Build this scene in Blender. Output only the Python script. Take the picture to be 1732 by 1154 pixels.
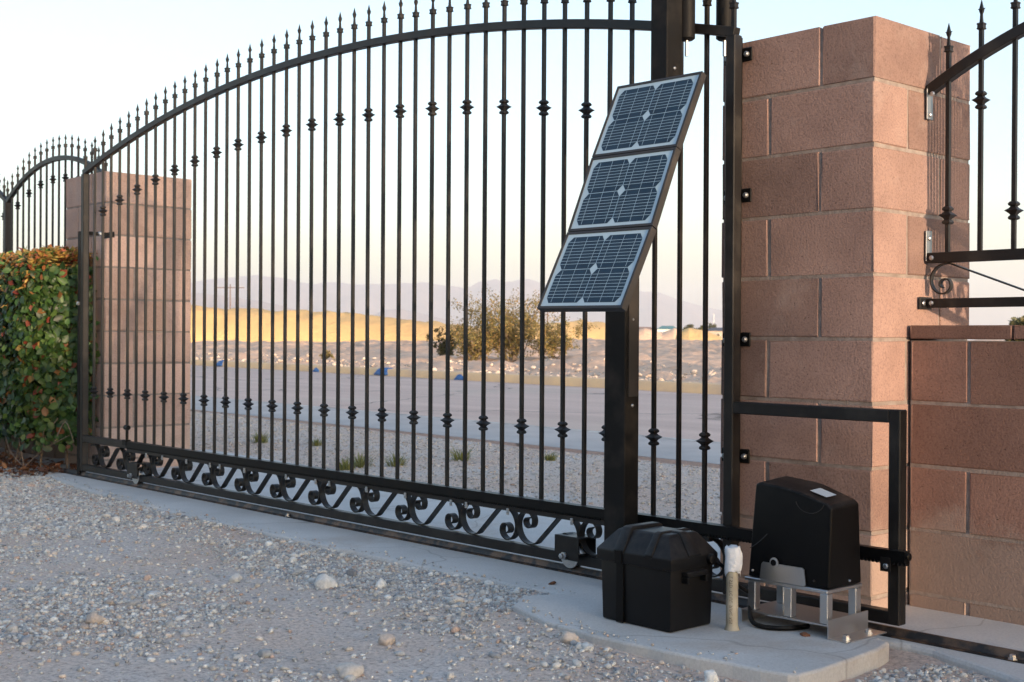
import bpy, bmesh, math, random
import numpy as np
from mathutils import Vector, Matrix
R = math.radians
random.seed(7); RNG = np.random.default_rng(11)
for o in list(bpy.data.objects): bpy.data.objects.remove(o)
S = bpy.context.scene
COL = S.collection

# ------------------------------------------------------------------ camera
YAW, PITCH, ROLL = .8339, -.0025, .0059
fwd = Vector((-math.sin(YAW)*math.cos(PITCH), math.cos(YAW)*math.cos(PITCH), math.sin(PITCH)))
rt = Vector((math.cos(YAW), math.sin(YAW), 0)); upv = rt.cross(fwd)
cr = rt*math.cos(ROLL)+upv*math.sin(ROLL); cu = -rt*math.sin(ROLL)+upv*math.cos(ROLL)
cam = bpy.data.cameras.new('camera'); camo = bpy.data.objects.new('camera', cam); COL.objects.link(camo)
camo.matrix_world = Matrix(((cr.x, cu.x, -fwd.x, 2.202), (cr.y, cu.y, -fwd.y, -3.521), (cr.z, cu.z, -fwd.z, .856), (0, 0, 0, 1)))
cam.sensor_width = 36; cam.lens = 2167.7/1732*36; cam.clip_start = .05; cam.clip_end = 60000
cam.dof.use_dof = True; cam.dof.focus_distance = 4.3; cam.dof.aperture_fstop = 9
S.camera = camo

# ------------------------------------------------------------------ sky, sun, exposure
SUN_TY, SUN_TZ = .165, .040            # light travels along (-1, TY, -TZ)
sun_dir = Vector((1, -SUN_TY, SUN_TZ)).normalized()     # towards the sun
SUN_EL = math.asin(sun_dir.z); SUN_AZ = math.atan2(sun_dir.x, sun_dir.y)
SKY_GAIN = 2.85
W = bpy.data.worlds.new('World'); S.world = W; W.use_nodes = True
nt = W.node_tree; bg = nt.nodes['Background']
sky = nt.nodes.new('ShaderNodeTexSky'); sky.sky_type = 'NISHITA'; sky.sun_disc = False
sky.sun_elevation = max(SUN_EL, R(3.0)); sky.sun_rotation = SUN_AZ; sky.altitude = 600; sky.air_density = 1.0; sky.dust_density = 3.0; sky.ozone_density = 1.7
hsv = nt.nodes.new('ShaderNodeHueSaturation'); hsv.inputs['Saturation'].default_value = .86; hsv.inputs['Value'].default_value = SKY_GAIN
nt.links.new(sky.outputs[0], hsv.inputs['Color']); wb = nt.nodes.new('ShaderNodeVectorMath'); wb.operation = 'MULTIPLY'; wb.inputs[1].default_value = (.915, .995, 1.085); nt.links.new(hsv.outputs[0], wb.inputs[0]); nt.links.new(wb.outputs[0], bg.inputs[0]); bg.inputs[1].default_value = .15
sl = bpy.data.lights.new('sun', 'SUN'); sl.energy = 2.9; sl.angle = R(.55); sl.color = (1, .75, .52)
so = bpy.data.objects.new('sun', sl); COL.objects.link(so); so.rotation_euler = sun_dir.to_track_quat('Z', 'Y').to_euler()
S.view_settings.view_transform = 'Standard'; S.view_settings.look = 'None'; S.view_settings.gamma = 1
S.view_settings.exposure = 1.0
S.render.engine = 'CYCLES'; S.cycles.use_denoising = True; S.cycles.max_bounces = 6; S.cycles.volume_bounces = 2

# ------------------------------------------------------------------ helpers
WL = {}
def tag(o, label=None, cat=None, group=None, kind=None):
    for k, v in (('label', label), ('category', cat), ('group', group), ('kind', kind)):
        if v: o[k] = v
    return o
def thing(name, loc, label, cat, group=None, rot=None):
    o = bpy.data.objects.new(name, None); COL.objects.link(o); o.location = loc; WL[o] = Vector(loc); o.empty_display_size = .1
    if rot is not None: o.rotation_euler = rot
    return tag(o, label, cat, group)
def link(name, me, mat, parent=None, loc=(0, 0, 0), local=False, rot=None):
    o = bpy.data.objects.new(name, me); COL.objects.link(o)
    if mat and not me.materials: me.materials.append(mat)
    o.location = Vector(loc)
    if parent:
        o.parent = parent
        if not local: o.location = Vector(loc)-WL.get(parent, Vector((0, 0, 0)))
    if rot is not None: o.rotation_euler = rot
    WL[o] = Vector(loc)
    return o
def mesh(v, f, smooth=False):
    me = bpy.data.meshes.new('m'); me.from_pydata([tuple(p) for p in v], [], f); me.update()
    if smooth: me.polygons.foreach_set('use_smooth', [True]*len(me.polygons))
    return me
class MB:
    def __init__(s): s.v = []; s.f = []
    def add(s, v, f):
        n = len(s.v); s.v += [tuple(p) for p in v]; s.f += [tuple(i+n for i in q) for q in f]; return s
    def box(s, x0, x1, y0, y1, z0, z1):
        return s.add([(x0, y0, z0), (x1, y0, z0), (x1, y1, z0), (x0, y1, z0), (x0, y0, z1), (x1, y0, z1), (x1, y1, z1), (x0, y1, z1)],
                     [(0, 3, 2, 1), (4, 5, 6, 7), (0, 1, 5, 4), (1, 2, 6, 5), (2, 3, 7, 6), (3, 0, 4, 7)])
    def lathe(s, prof, n=12, c=(0, 0, 0), axis='z', ph=0.0, sq=False):
        v = []; k = math.sqrt(2) if sq else 1
        for (z, r) in prof:
            for i in range(n):
                a = ph+2*math.pi*i/n; x, y = r*k*math.cos(a), r*k*math.sin(a)
                p = (x, y, z) if axis == 'z' else ((x, z, y) if axis == 'y' else (z, x, y))
                v.append((p[0]+c[0], p[1]+c[1], p[2]+c[2]))
        f = []; m = len(prof); fl = axis == 'y'
        for j in range(m-1):
            for i in range(n):
                q = (j*n+i, j*n+(i+1) % n, (j+1)*n+(i+1) % n, (j+1)*n+i); f.append(q[::-1] if fl else q)
        a = tuple(range(n)); b = tuple(range((m-1)*n, m*n))
        f.append(a if fl else a[::-1]); f.append(b[::-1] if fl else b)
        return s.add(v, f)
    def tube(s, pts, r, n=6):
        pts = [Vector(p) for p in pts]; v = []; f = []
        for i, p in enumerate(pts):
            d = (pts[min(i+1, len(pts)-1)]-pts[max(i-1, 0)]).normalized()
            a = d.orthogonal().normalized() if i == 0 else (pa-d*pa.dot(d)).normalized()
            pa = a; b = d.cross(a); rr = r[i] if isinstance(r, (list, tuple)) else r
            for k in range(n):
                t = 2*math.pi*k/n; v.append(p+(a*math.cos(t)+b*math.sin(t))*rr)
        for i in range(len(pts)-1):
            for k in range(n): f.append((i*n+k, i*n+(k+1) % n, (i+1)*n+(k+1) % n, (i+1)*n+k))
        f.append(tuple(range(n))[::-1]); f.append(tuple(range((len(pts)-1)*n, len(pts)*n)))
        return s.add(v, f)
    def prism_y(s, poly, y0, y1):
        n = len(poly); v = [(x, y0, z) for x, z in poly]+[(x, y1, z) for x, z in poly]
        f = [tuple(range(n)), tuple(range(2*n-1, n-1, -1))]+[(i, i+n, (i+1) % n+n, (i+1) % n) for i in range(n)]
        return s.add(v, f)
    def ribbon(s, path, y0, y1, t):
        """flat bar bent along a path in the XZ plane"""
        P = [Vector((a, b)) for a, b in path]; v = []; f = []
        for i, p in enumerate(P):
            d = (P[min(i+1, len(P)-1)]-P[max(i-1, 0)]).normalized(); nn = Vector((-d.y, d.x))*t/2
            for (q, y) in ((p+nn, y0), (p+nn, y1), (p-nn, y1), (p-nn, y0)): v.append((q.x, y, q.y))
        for i in range(len(P)-1):
            for k in range(4): f.append((i*4+k, i*4+(k+1) % 4, i*4+4+(k+1) % 4, i*4+4+k))
        f.append((3, 2, 1, 0)); e = (len(P)-1)*4; f.append((e, e+1, e+2, e+3))
        return s.add(v, f)
    def mesh(s, smooth=False, bevel=0, seg=1, fix=True):
        me = mesh(s.v, s.f)
        bm = bmesh.new(); bm.from_mesh(me)
        if fix: bmesh.ops.recalc_face_normals(bm, faces=bm.faces)
        if bevel: bmesh.ops.bevel(bm, geom=[e for e in bm.edges if e.calc_face_angle(0) > .3], offset=bevel, segments=seg, profile=.6, affect='EDGES', clamp_overlap=True)
        bm.to_mesh(me); bm.free()
        if smooth:
            me.polygons.foreach_set('use_smooth', [True]*len(me.polygons)); me.set_sharp_from_angle(angle=R(38))
        return me
    def build(s, name, mat, parent=None, **k):
        return link(name, s.mesh(**k), mat, parent)

# ------------------------------------------------------------------ materials
def M(name, base=(.5, .5, .5), rough=.6, metal=0, spec=.5, coat=0):
    m = bpy.data.materials.new(name); m.use_nodes = True; b = m.node_tree.nodes['Principled BSDF']
    b.inputs['Base Color'].default_value = (*base, 1); b.inputs['Roughness'].default_value = rough; b.inputs['Metallic'].default_value = metal
    b.inputs['Specular IOR Level'].default_value = spec; b.inputs['Coat Weight'].default_value = coat
    return m
def nd(m, t, **k):
    n = m.node_tree.nodes.new(t)
    for a, b in k.items(): setattr(n, a, b)
    return n
def lk(m, a, b): m.node_tree.links.new(a, b)
def bsdf(m): return m.node_tree.nodes['Principled BSDF']
def coords(m, kind='Object', scale=(1, 1, 1), rand=True):
    tc = nd(m, 'ShaderNodeTexCoord'); mp = nd(m, 'ShaderNodeMapping'); mp.inputs['Scale'].default_value = scale
    lk(m, tc.outputs[kind], mp.inputs[0])
    if rand:
        oi = nd(m, 'ShaderNodeObjectInfo'); ml = nd(m, 'ShaderNodeVectorMath', operation='SCALE'); cb = nd(m, 'ShaderNodeCombineXYZ')
        for i in range(3): lk(m, oi.outputs['Random'], cb.inputs[i])
        lk(m, cb.outputs[0], ml.inputs[0]); ml.inputs['Scale'].default_value = 31.7
        lk(m, ml.outputs[0], mp.inputs['Location'])
    return mp.outputs[0]
def world_pos(m): return nd(m, 'ShaderNodeNewGeometry').outputs['Position']
def noise(m, vec, scale, detail=4, rough=.55, dist=0):
    n = nd(m, 'ShaderNodeTexNoise'); n.inputs['Scale'].default_value = scale; n.inputs['Detail'].default_value = detail; n.inputs['Roughness'].default_value = rough; n.inputs['Distortion'].default_value = dist
    if vec: lk(m, vec, n.inputs['Vector'])
    return n.outputs[0]
def ramp(m, fac, stops):
    r = nd(m, 'ShaderNodeValToRGB'); e = r.color_ramp.elements
    while len(e) < len(stops): e.new(.5)
    for q, (p, c) in zip(e, stops): q.position = p; q.color = (*c, 1) if len(c) == 3 else c
    lk(m, fac, r.inputs[0]); return r.outputs[0]
def mix(m, fac, a, b, mode='MIX'):
    x = nd(m, 'ShaderNodeMix', data_type='RGBA', blend_type=mode)
    for s, v in ((0, fac), (6, a), (7, b)):
        if isinstance(v, (int, float)): x.inputs[s].default_value = v
        elif isinstance(v, tuple): x.inputs[s].default_value = (*v, 1)
        else: lk(m, v, x.inputs[s])
    return x.outputs[2]
def bump(m, h, strength=.3, dist=.002, prev=None):
    b = nd(m, 'ShaderNodeBump'); b.inputs['Strength'].default_value = strength; b.inputs['Distance'].default_value = dist
    lk(m, h, b.inputs['Height'])
    if prev: lk(m, prev, b.inputs['Normal'])
    lk(m, b.outputs[0], bsdf(m).inputs['Normal']); return b.outputs[0]
def setc(m, c): lk(m, c, bsdf(m).inputs['Base Color'])
def setr(m, c): lk(m, c, bsdf(m).inputs['Roughness'])

def block_mat(name, a, b):
    m = M(name, a, .92, spec=.2); v = coords(m)
    big = noise(m, v, 5, 3); col = mix(m, ramp(m, big, [(.35, (0, 0, 0)), (.7, (1, 1, 1))]), a, b)
    oi = nd(m, 'ShaderNodeObjectInfo'); hv = nd(m, 'ShaderNodeHueSaturation')
    mr = nd(m, 'ShaderNodeMapRange'); lk(m, oi.outputs['Random'], mr.inputs[0]); mr.inputs[3].default_value = .80; mr.inputs[4].default_value = 1.22; lk(m, mr.outputs[0], hv.inputs['Value']); lk(m, col, hv.inputs['Color'])
    gr = noise(m, v, 160, 3, .7); col = mix(m, .55, hv.outputs[0], ramp(m, gr, [(.3, (.45, .4, .38)), (.5, (1, 1, 1)), (.75, (1.25, 1.2, 1.15))]), 'MULTIPLY')
    vo = nd(m, 'ShaderNodeTexVoronoi'); vo.inputs['Scale'].default_value = 110; lk(m, v, vo.inputs['Vector'])
    nn = noise(m, v, 60, 2); sp = nd(m, 'ShaderNodeMath', operation='ADD'); lk(m, vo.outputs[0], sp.inputs[0]); lk(m, nn, sp.inputs[1])
    pit = ramp(m, sp.outputs[0], [(.44, (.22, .18, .16)), (.56, (1, 1, 1))]); col = mix(m, 1, col, pit, 'MULTIPLY')
    gp = nd(m, 'ShaderNodeSeparateXYZ'); lk(m, world_pos(m), gp.inputs[0])
    bl = noise(m, world_pos(m), 5.5, 6, .7); ad = nd(m, 'ShaderNodeMath', operation='MULTIPLY_ADD'); lk(m, bl, ad.inputs[0]); ad.inputs[1].default_value = -.45; lk(m, gp.outputs[2], ad.inputs[2])
    ef = ramp(m, ad.outputs[0], [(.0, (.40, .40, .40)), (.10, (0, 0, 0))]); col = mix(m, ef, col, (.36, .31, .27))
    col = mix(m, ramp(m, noise(m, world_pos(m), 2.1, 7, .72), [(.55, (0, 0, 0)), (.74, (.42,)*3)]), col, (.44, .365, .325)); col = mix(m, ramp(m, noise(m, world_pos(m), 1.3, 7, .7, .5), [(.56, (0, 0, 0)), (.72, (.45,)*3)]), col, (.13, .085, .07))
    setc(m, col)
    n1 = bump(m, gr, .6, .002); bump(m, sp.outputs[0], .22, .002, n1)
    return m
MAT = {}
MAT['block'] = block_mat('block', (.305, .202, .171), (.24, .157, .134))
MAT['paleblock'] = block_mat('paleblock', (.54, .375, .31), (.47, .325, .268))  # far pillar's paler blocks; brightening from glare is mixed into this tone
MAT['wallblock'] = block_mat('wallblock', (.235, .140, .112), (.185, .108, .086))
m = MAT['mortar'] = M('mortar', (.3, .27, .25), .95, spec=.2); v = world_pos(m)
setc(m, ramp(m, noise(m, v, 30, 4), [(.3, (.20, .16, .14)), (.7, (.31, .265, .24))])); bump(m, noise(m, v, 140, 3), .5, .003)
def paint(name, c, rough=.38):
    m = M(name, c, rough, spec=.32); v = coords(m); n = noise(m, v, 260, 2); bump(m, n, .25, .0008)
    d = noise(m, v, 9, 4); setc(m, mix(m, ramp(m, d, [(.5, (0, 0, 0)), (.8, (.3, .3, .3))]), c, (.10, .085, .07))); setr(m, ramp(m, d, [(.3, (rough,)*3), (.8, (rough+.2,)*3)])); return m
MAT['paint'] = paint('bronze_black_paint', (.012, .0105, .010))
MAT['post'] = paint('post_paint', (.008, .0078, .008), .5); bsdf(MAT['post']).inputs['Specular IOR Level'].default_value = .14
MAT['plastic'] = M('black_plastic', (.004, .004, .0045), .45, spec=.16); bump(MAT['plastic'], noise(MAT['plastic'], coords(MAT['plastic']), 420, 2), .12, .0006)
def dusty(m, base):
    v = world_pos(m); g = nd(m, 'ShaderNodeNewGeometry'); sx = nd(m, 'ShaderNodeSeparateXYZ'); lk(m, g.outputs['Normal'], sx.inputs[0])
    mu = nd(m, 'ShaderNodeMath', operation='MULTIPLY'); mu.use_clamp = True; lk(m, sx.outputs[2], mu.inputs[0]); lk(m, ramp(m, noise(m, v, 26, 5, .7), [(.35, (.0,)*3), (.8, (.28,)*3)]), mu.inputs[1])
    setc(m, mix(m, mu.outputs[0], base, (.16, .135, .115)))
dusty(MAT['plastic'], (.004, .004, .0045))
MAT['plastic2'] = M('box_plastic', (.005, .0052, .006), .42, spec=.24); bump(MAT['plastic2'], noise(MAT['plastic2'], coords(MAT['plastic2']), 300, 2), .15, .0006)
dusty(MAT['plastic2'], (.005, .0052, .006))
m = MAT['alu'] = M('aluminium', (.62, .63, .64), .36, 1); v = coords(m, scale=(6, 60, 60)); setr(m, ramp(m, noise(m, v, 12, 3), [(.3, (.28,)*3), (.7, (.46,)*3)]))
MAT['dullzinc'] = M('dull_zinc', (.30, .31, .32), .5, .9)
MAT['zinc'] = M('zinc', (.50, .51, .52), .38, 1); setr(MAT['zinc'], ramp(MAT['zinc'], noise(MAT['zinc'], coords(MAT['zinc']), 90, 3), [(.3, (.25,)*3), (.7, (.55,)*3)]))
m = MAT['steel'] = M('track_steel', (.05, .047, .045), .5, .5); v = world_pos(m); setc(m, mix(m, ramp(m, noise(m, v, 14, 5, .6), [(.45, (0, 0, 0)), (.62, (1, 1, 1))]), (.035, .033, .033), (.16, .10, .065)))
m = MAT['concrete'] = M('concrete', (.42, .41, .39), .9, spec=.25); v = world_pos(m)
c = ramp(m, noise(m, v, 2.3, 5, .6), [(.3, (.48, .48, .47)), (.7, (.60, .60, .59))])
c = mix(m, ramp(m, noise(m, v, 1.1, 6, .7, .6), [(.56, (0, 0, 0)), (.70, (.55, .55, .55))]), c, (.40, .32, .255))
c = mix(m, .5, c, ramp(m, noise(m, v, 120, 3, .7), [(.3, (.7, .7, .7)), (.6, (1.05, 1.05, 1.05))]), 'MULTIPLY')
vo = nd(m, 'ShaderNodeTexVoronoi', feature='DISTANCE_TO_EDGE'); vo.inputs['Scale'].default_value = .55
dn = nd(m, 'ShaderNodeTexNoise'); dn.inputs['Scale'].default_value = 3; lk(m, v, dn.inputs['Vector']); va = nd(m, 'ShaderNodeVectorMath', operation='ADD'); vs = nd(m, 'ShaderNodeVectorMath', operation='SCALE'); vs.inputs['Scale'].default_value = .35
lk(m, dn.outputs['Color'], vs.inputs[0]); lk(m, v, va.inputs[0]); lk(m, vs.outputs[0], va.inputs[1]); lk(m, va.outputs[0], vo.inputs['Vector'])
c = mix(m, ramp(m, vo.outputs['Distance'], [(.001, (.4,)*3), (.003, (0, 0, 0))]), c, (.15, .13, .115)); setc(m, c)
n1 = bump(m, noise(m, v, 160, 3), .25, .002); bump(m, noise(m, v, 9, 4), .4, .006, n1)
m = MAT['dirt'] = M('yard_dirt', (.4, .32, .27), .95, spec=.2); v = world_pos(m)
c = ramp(m, noise(m, v, .9, 5, .6, .4), [(.33, (.54, .51, .49)), (.5, (.58, .49, .43)), (.72, (.56, .42, .345))])
gn = noise(m, v, 75, 4, .7); c = mix(m, .8, c, ramp(m, gn, [(.3, (.45, .42, .4)), (.5, (1, 1, 1)), (.72, (1.4, 1.38, 1.35))]), 'MULTIPLY'); setc(m, c)
n1 = bump(m, gn, .9, .008); bump(m, noise(m, v, 14, 4), .5, .02, n1)
m = MAT['desert'] = M('desert_sand', (.5, .38, .28), .95, spec=.2); v = world_pos(m)
c = ramp(m, noise(m, v, .05, 7, .62), [(.3, (.70, .47, .33)), (.5, (.80, .54, .38)), (.7, (.66, .44, .31))])
c = mix(m, .5, c, ramp(m, noise(m, v, 1.7, 6, .7), [(.3, (.6, .6, .6)), (.65, (1.15, 1.15, 1.15))]), 'MULTIPLY'); setc(m, c); bump(m, noise(m, v, 2.2, 6, .7), .5, .12)
m = MAT['berm'] = M('berm_dirt', (.58, .42, .22), .95, spec=.2); v = world_pos(m)
c = ramp(m, noise(m, v, .12, 6, .6), [(.3, (.66, .43, .20)), (.7, (.76, .51, .23))]); setc(m, c); bump(m, noise(m, v, .8, 6, .7), .6, .3)
m = MAT['hill'] = M('mountain_rock', (.25, .19, .18), .95, spec=.1); v = world_pos(m)
setc(m, ramp(m, noise(m, v, .0018, 8, .65), [(.3, (.34, .26, .26)), (.7, (.52, .40, .37))]))
m = MAT['asphalt'] = M('worn_asphalt', (.2, .18, .17), .85, spec=.25); v = world_pos(m)
mp = nd(m, 'ShaderNodeMapping'); mp.inputs['Scale'].default_value = (.06, .9, 1); mp.inputs['Rotation'].default_value = (0, 0, R(-3)); lk(m, v, mp.inputs[0])
c = ramp(m, noise(m, mp.outputs[0], 1.6, 5, .6), [(.3, (.52, .39, .335)), (.7, (.66, .51, .44))])
c = mix(m, .5, c, ramp(m, noise(m, v, 40, 4, .7), [(.3, (.7,)*3), (.65, (1.1,)*3)]), 'MULTIPLY')
vo = nd(m, 'ShaderNodeTexVoronoi', feature='DISTANCE_TO_EDGE'); vo.inputs['Scale'].default_value = .22
dn = nd(m, 'ShaderNodeTexNoise'); dn.inputs['Scale'].default_value = .8; lk(m, v, dn.inputs['Vector']); va = nd(m, 'ShaderNodeVectorMath', operation='ADD'); vs = nd(m, 'ShaderNodeVectorMath', operation='SCALE'); vs.inputs['Scale'].default_value = 2.5
lk(m, dn.outputs['Color'], vs.inputs[0]); lk(m, v, va.inputs[0]); lk(m, vs.outputs[0], va.inputs[1]); lk(m, va.outputs[0], vo.inputs['Vector'])
c = mix(m, ramp(m, vo.outputs['Distance'], [(.004, (.75,)*3), (.010, (0, 0, 0))]), c, (.11, .095, .085))
c = mix(m, ramp(m, noise(m, v, .35, 5, .6), [(.52, (0, 0, 0)), (.66, (.55,)*3)]), c, (.52, .43, .36)); setc(m, c); bump(m, noise(m, v, 80, 3), .4, .004)
MAT['linepaint'] = M('road_line_paint', (.55, .53, .5), .8); m = MAT['linepaint']; setc(m, ramp(m, noise(m, world_pos(m), 6, 5, .7), [(.42, (.3, .28, .26)), (.6, (.6, .58, .54))]))
def attr_mat(name, rough=.85, transl=0.0, spec=.3):
    m = M(name, (.5, .5, .5), rough, spec=spec); a = nd(m, 'ShaderNodeAttribute', attribute_name='Col'); c = a.outputs['Color']
    return m, c
m, c = attr_mat('gravel_stone', .9, spec=.25); v = world_pos(m); setc(m, mix(m, .55, c, ramp(m, noise(m, v, 110, 4, .7), [(.3, (.62,)*3), (.65, (1.18,)*3)]), 'MULTIPLY')); bump(m, noise(m, v, 160, 3), .5, .002); MAT['gravel'] = m
def leaf_mat(name, rough=.45):
    m, c = attr_mat(name, rough, spec=.4); setc(m, c)
    t = nd(m, 'ShaderNodeBsdfTranslucent'); x = nd(m, 'ShaderNodeMixShader'); x.inputs[0].default_value = .3
    out = m.node_tree.nodes['Material Output']; lk(m, c, t.inputs[0]); lk(m, bsdf(m).outputs[0], x.inputs[1]); lk(m, t.outputs[0], x.inputs[2]); lk(m, x.outputs[0], out.inputs[0]); return m
MAT['leaf'] = leaf_mat('leaf')
MAT['twig'] = M('twig_bark', (.23, .17, .13), .9); setc(MAT['twig'], ramp(MAT['twig'], noise(MAT['twig'], world_pos(MAT['twig']), 60, 3), [(.3, (.11, .08, .06)), (.7, (.25, .19, .15))]))
MAT['pvc'] = M('pvc', (.42, .38, .28), .5); m = MAT['pvc']; setc(m, ramp(m, noise(m, world_pos(m), 22, 4), [(.3, (.33, .29, .21)), (.7, (.46, .42, .33))]))
MAT['tape'] = M('white_tape', (.78, .79, .8), .6); bump(MAT['tape'], noise(MAT['tape'], world_pos(MAT['tape']), 120, 3), .6, .004)
MAT['ink'] = M('print_ink', (.05, .045, .04), .7)
MAT['sticker'] = M('sticker', (.55, .6, .62), .35)
MAT['backsheet'] = M('backsheet', (.36, .48, .56), .3, spec=.4, coat=.3)
m = MAT['cell'] = M('solar_cell', (.008, .022, .045), .3, spec=.25, coat=.1); v = coords(m); setc(m, ramp(m, noise(m, v, 18, 3), [(.3, (.004, .019, .040)), (.7, (.008, .029, .055))]))
MAT['busbar'] = M('busbar', (.34, .44, .50), .35, .1)
MAT['darkframe'] = paint('dark_anodised', (.028, .026, .026), .4)
MAT['blue'] = M('blue_bag', (.03, .14, .42), .6); m = MAT['blue']; setc(m, ramp(m, noise(m, world_pos(m), 9, 4), [(.3, (.02, .075, .24)), (.7, (.04, .14, .36))]))
MAT['litter'] = MAT['leaf']
MAT['stucco'] = M('stucco', (.5, .42, .34), .95); bump(MAT['stucco'], noise(MAT['stucco'], world_pos(MAT['stucco']), 60, 3), .5, .01)
MAT['tile'] = M('roof_tile', (.3, .16, .11), .85); setc(MAT['tile'], ramp(MAT['tile'], noise(MAT['tile'], world_pos(MAT['tile']), 2, 4), [(.3, (.22, .12, .085)), (.7, (.36, .2, .14))]))
MAT['teal'] = M('teal_roof', (.08, .22, .2), .5)
MAT['white'] = M('white_paint', (.75, .74, .72), .6)
MAT['roofdark'] = M('dark_roof', (.07, .07, .09), .7)
MAT['wood'] = M('pole_wood', (.16, .10, .075), .9)
MAT['glass'] = M('window_glass', (.02, .025, .03), .08)

def colattr(me, percorner):
    a = me.color_attributes.new('Col', 'FLOAT_COLOR', 'POINT'); c = np.ones((len(me.vertices), 4), dtype=np.float32); c[:, :3] = percorner; a.data.foreach_set('color', c.ravel())

# ------------------------------------------------------------------ terrain
def fbm(x, y, seed, oct=5, lac=2.0, gain=.5):
    """cheap value noise"""
    out = np.zeros_like(x, dtype=float); amp = 1; tot = 0
    for o in range(oct):
        xi = np.floor(x).astype(int); yi = np.floor(y).astype(int); xf = x-xi; yf = y-yi
        def h(a, b): 
            n = (a*374761393+b*668265263+(seed+o)*974634777) & 0x7fffffff; n = (n ^ (n >> 13))*1274126177 & 0x7fffffff
            return ((n ^ (n >> 16)) & 0xffff)/65535.
        u = xf*xf*(3-2*xf); w = yf*yf*(3-2*yf)
        out += amp*((h(xi, yi)*(1-u)+h(xi+1, yi)*u)*(1-w)+(h(xi, yi+1)*(1-u)+h(xi+1, yi+1)*u)*w); tot += amp; amp *= gain; x = x*lac+17.3; y = y*lac+5.7
    return out/tot
def grid(name, xs, ys, zf, mat, kind='structure', smooth=True):
    X, Y = np.meshgrid(xs, ys, indexing='ij'); Z = zf(X, Y); n, k = X.shape
    v = np.stack([X, Y, Z], -1).reshape(-1, 3); i = np.arange(n*k).reshape(n, k)
    f = np.stack([i[:-1, :-1], i[1:, :-1], i[1:, 1:], i[:-1, 1:]], -1).reshape(-1, 4)
    me = bpy.data.meshes.new(name); me.vertices.add(len(v)); me.vertices.foreach_set('co', v.ravel().astype(np.float32))
    me.loops.add(f.size); me.loops.foreach_set('vertex_index', f.ravel()); me.polygons.add(len(f)); me.polygons.foreach_set('loop_start', np.arange(len(f))*4)
    if smooth: me.polygons.foreach_set('use_smooth', np.ones(len(f), dtype=bool))
    me.update(); me.validate(); o = link(name, me, mat)
    return tag(o, kind=kind)
def yard_z(x, y):
    z = -.02+.024*(fbm(x*1.3, y*1.3, 3, 4)-.5)+.014*(fbm(x*7, y*7, 9, 3)-.5)
    return z+.043*np.exp(-((x+.48)/.52)**2-((y+.93)/.30)**2)+.012*np.exp(-((x-.3)/.4)**2-((y+.98)/.25)**2)+.010*np.exp(-((y-front_edge(x)+.04)/.07)**2)*(x < 0)
def front_edge(x): return np.interp(x, [-7, -6.5, -5.7, -4.6, -3.46, -2.4, -1.6, -.99, -.6, .36, .42, .69, 1.3, 4.2], [-.24, -.26, -.33, -.49, -.556, -.558, -.55, -.525, -.5, -.5, -.32, -.41, -.44, -.47])
# one sheet to the horizon
base = MB(); ring = 64; rad = [0, 60, 200, 700, 3000, 14000]
v = [(0, 0, -.12)]; f = []
for j, r in enumerate(rad[1:]):
    for i in range(ring): v.append((r*math.cos(2*math.pi*i/ring), r*math.sin(2*math.pi*i/ring), -.12-(.0 if r < 300 else .5)))
for i in range(ring): f.append((0, 1+i, 1+(i+1) % ring))
for j in range(len(rad)-2):
    for i in range(ring): a = 1+j*ring; b = a+ring; f.append((a+i, b+i, b+(i+1) % ring, a+(i+1) % ring))
tag(link('ground', mesh(v, f), MAT['desert']), kind='structure')
grid('gravel_yard', np.linspace(-11, 7, 260), np.linspace(-9, 4.2, 200), yard_z, MAT['dirt'])
# road
def near_e(x): return 3.25-.043*x
def far_e(x): return 9.84-.125*x+ .0004*(x+9)*min(0, x+9)*0
XR = [14, 6, 0, -5, -10, -16, -24, -34, -50, -75, -110, -160, -240]
b = MB(); b.add([(x, near_e(x), .0) for x in XR]+[(x, far_e(x), .06) for x in XR]+[(x, near_e(x), -.1) for x in XR], [(i, i+len(XR), i+1+len(XR), i+1) for i in range(len(XR)-1)]+[(i+2*len(XR), i, i+1, i+1+2*len(XR)) for i in range(len(XR)-1)])
tag(b.build('road', MAT['asphalt']), kind='structure')
b = MB(); e = lambda x: 4.42-.055*x
b.add([(x, e(x), .06*(e(x)-near_e(x))/(far_e(x)-near_e(x))+.004) for x in XR]+[(x, e(x)+.11, .06*(e(x)+.11-near_e(x))/(far_e(x)-near_e(x))+.004) for x in XR], [(i, i+len(XR), i+1+len(XR), i+1) for i in range(len(XR)-1)])
tag(b.build('road_edge_line', MAT['linepaint']), kind='structure')
sh = M('shoulder_asphalt', (.4, .41, .41), .9, spec=.25); setc(sh, ramp(sh, noise(sh, world_pos(sh), 1.5, 6, .65), [(.3, (.40, .375, .36)), (.7, (.52, .485, .46))])); bump(sh, noise(sh, world_pos(sh), 70, 3), .4, .004)
b = MB(); zz = lambda x, y: .06*(y-near_e(x))/(far_e(x)-near_e(x))+.0025
b.add([(x, near_e(x)+.01, zz(x, near_e(x))) for x in XR]+[(x, e(x), zz(x, e(x))) for x in XR], [(i, i+len(XR), i+1+len(XR), i+1) for i in range(len(XR)-1)])
tag(b.build('road_shoulder', sh), kind='structure')
b = MB(); n = len(XR)
kp = [(0, -.05), (.02, .14), (.06, .20), (.22, .21), (.30, .12)]
b.add([(x, far_e(x)+dy, z) for (dy, z) in kp for x in XR], [(j*n+i, (j+1)*n+i, (j+1)*n+i+1, j*n+i+1) for j in range(len(kp)-1) for i in range(n-1)])
kerbm = M('kerb_concrete', (.5, .4, .29), .9); setc(kerbm, ramp(kerbm, noise(kerbm, world_pos(kerbm), 2.2, 5), [(.3, (.64, .45, .29)), (.7, (.84, .57, .31))]))
tag(b.build('kerb', kerbm, smooth=True), kind='structure')
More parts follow.
